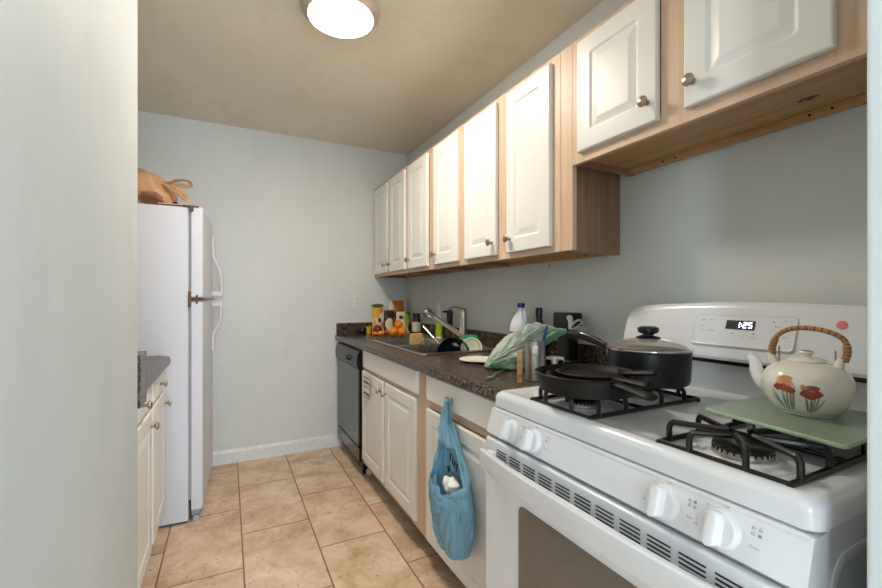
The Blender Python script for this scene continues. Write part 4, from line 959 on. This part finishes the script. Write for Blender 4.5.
b = MB(); b.tube([p0, p0.lerp(p1, .5), p0.lerp(p1, .62), p1], [.004, .0042, .006, .005], 10); b.build('handle', M['navyb'], t)
b = MB(); b.ball(tuple(p0 + V((0, 0, .006))), .008, seg=10, rings=8); b.build('bristle_head', M['white'], t)
b = MB(); m = fr((.917, 1.193, ZK), V((.74, -.67, 0)).normalized(), V((.0, .0, 1)), V((-.67, -.74, 0)).normalized())
b.box(-.009, .009, 0, .112, -.012, .012, .0015, m); b.mi = 1; b.box(-.0095, .0095, .018, .030, -.0125, .0125, .001, m); b.box(-.0095, .0095, .07, .075, -.0125, .0125, .001, m)
tag(b.build('matchbox', [M['cardo'], M['packo']], loc=(.917, 1.193, ZK)), 'narrow tan card box standing on end beside the steel cup', 'box')
# fork lying partly under the bag
t = thing('steel_fork', (.90, 1.33, ZK), 'steel fork lying on the worktop with its handle under the bag', 'fork')
dr = V((.15, .105, 0)).normalized(); sd_ = V((-dr.y, dr.x, 0)); p = V((.845, 1.292, ZK + .004))
b = MB(); b.tube([p + dr * .045, p + dr * .07 + V((0, 0, .004)), p + dr * .13 + V((0, 0, .006)), p + dr * .19 + V((0, 0, .004))], [.004, .0035, .005, .007], 8, flat=.4); b.build('handle', M['chrome'], t)
b = MB(); b.tube([p + dr * .022, p + dr * .034, p + dr * .05], [.011, .012, .005], 10, flat=.25)
for q in (-.0085, -.003, .003, .0085): b.tube([p + sd_ * q - dr * .018 + V((0, 0, .004)), p + sd_ * q + dr * .004, p + sd_ * q + dr * .026], [.0008, .0016, .0018], 6)
b.build('tines', M['chrome'], t)

# green-tinted plastic bag slumped over the counter
gt = thing('produce_bag', (1.10, 1.42, ZK), 'crumpled green and white plastic bag slumped between white plate and steel cup', 'bag')
RG = [  # ridge point x, y, top z, bottom z, half width
    (.975, 1.515, .922, .914, .008), (.985, 1.502, .950, .913, .045), (1.01, 1.485, .992, .913, .074), (1.045, 1.465, 1.032, .913, .088), (1.085, 1.445, 1.068, .914, .088), (1.125, 1.43, 1.092, .918, .076),
    (1.165, 1.415, 1.100, .965, .058), (1.205, 1.395, 1.092, 1.012, .040), (1.245, 1.37, 1.082, 1.040, .024), (1.275, 1.345, 1.078, 1.062, .010)]
RG = [((x, y, (t0 + b0) / 2), h0, (t0 - b0) / 2) for x, y, t0, b0, h0 in RG]
P_ = spline([r[0] for r in RG], 9); RX = spline([(r[1], r[2], 0) for r in RG], 9)
b = MB(); loops = []; NG = 110
axis = (V(RG[-1][0]) - V(RG[0][0])).normalized(); ax = V((axis.x, axis.y, 0)).normalized(); sdv = V((-ax.y, ax.x, 0))
for i, (pt, rr_) in enumerate(zip(P_, RX)):
    lp_ = []
    for k in range(NG):
        a = 2 * pi * k / NG; q = pt + sdv * cos(a) * rr_.x + V((0, 0, 1)) * sin(a) * rr_.y
        u = i / len(P_)
        tw = a + u * 1.1; pl = abs(((tw * 11 / (2 * pi) + 1.3 * noise.noise(V((cos(a) * 2, sin(a) * 2, u * 2.5)))) % 1) - .5) * 2
        r2 = 1 - 2 * abs(noise.noise(V((cos(a) * 4, sin(a) * 4, u * 7)))); n0_ = noise.noise(V((cos(a) * 1.6, sin(a) * 1.6, u * 4 + 9)))
        q = pt + (q - pt) * (1 + .30 * (pl - .5) * (.45 + u * .55) + .20 * (r2 - .6) + .22 * n0_); q.z = max(q.z, ZK + .001 + .003 * (r2 + 1)); lp_.append(q)
    loops.append(lp_)
b.loft(loops)
for fc in b.bm.faces:
    c = fc.calc_center_median()
    if (c.x > 1.165 or c.z < .955) and noise.noise(c * 14) > -.18: fc.material_index = 1
b.build('bag_film', [M['greenbag'], M['greendark']], gt, sharp=70, solid=.0005)
b = MB(); cen = V((1.285, 1.335, 1.075))
for (dx, dz, w_) in ((-.004, .052, .014), (.030, .040, .020), (.045, .012, .022), (.028, -.012, .02)):
    tip = cen + V((dx * .9, -dx * .9, dz)); cp_ = cen + V((dx * .3, -dx * .3 - .004, dz * .6))
    b.tube(spline([cen, cp_, tip, tip + V((.006, -.012, -.012)), cen + V((.002, 0, 0))], 5), [.004 + w_ * .5 * sin(pi * k / 20) for k in range(21)], 10, flat=.35)
b.jitter(.004, 45, 3, True); b.build('knotted_top', M['whitefilm'], gt, sharp=70)
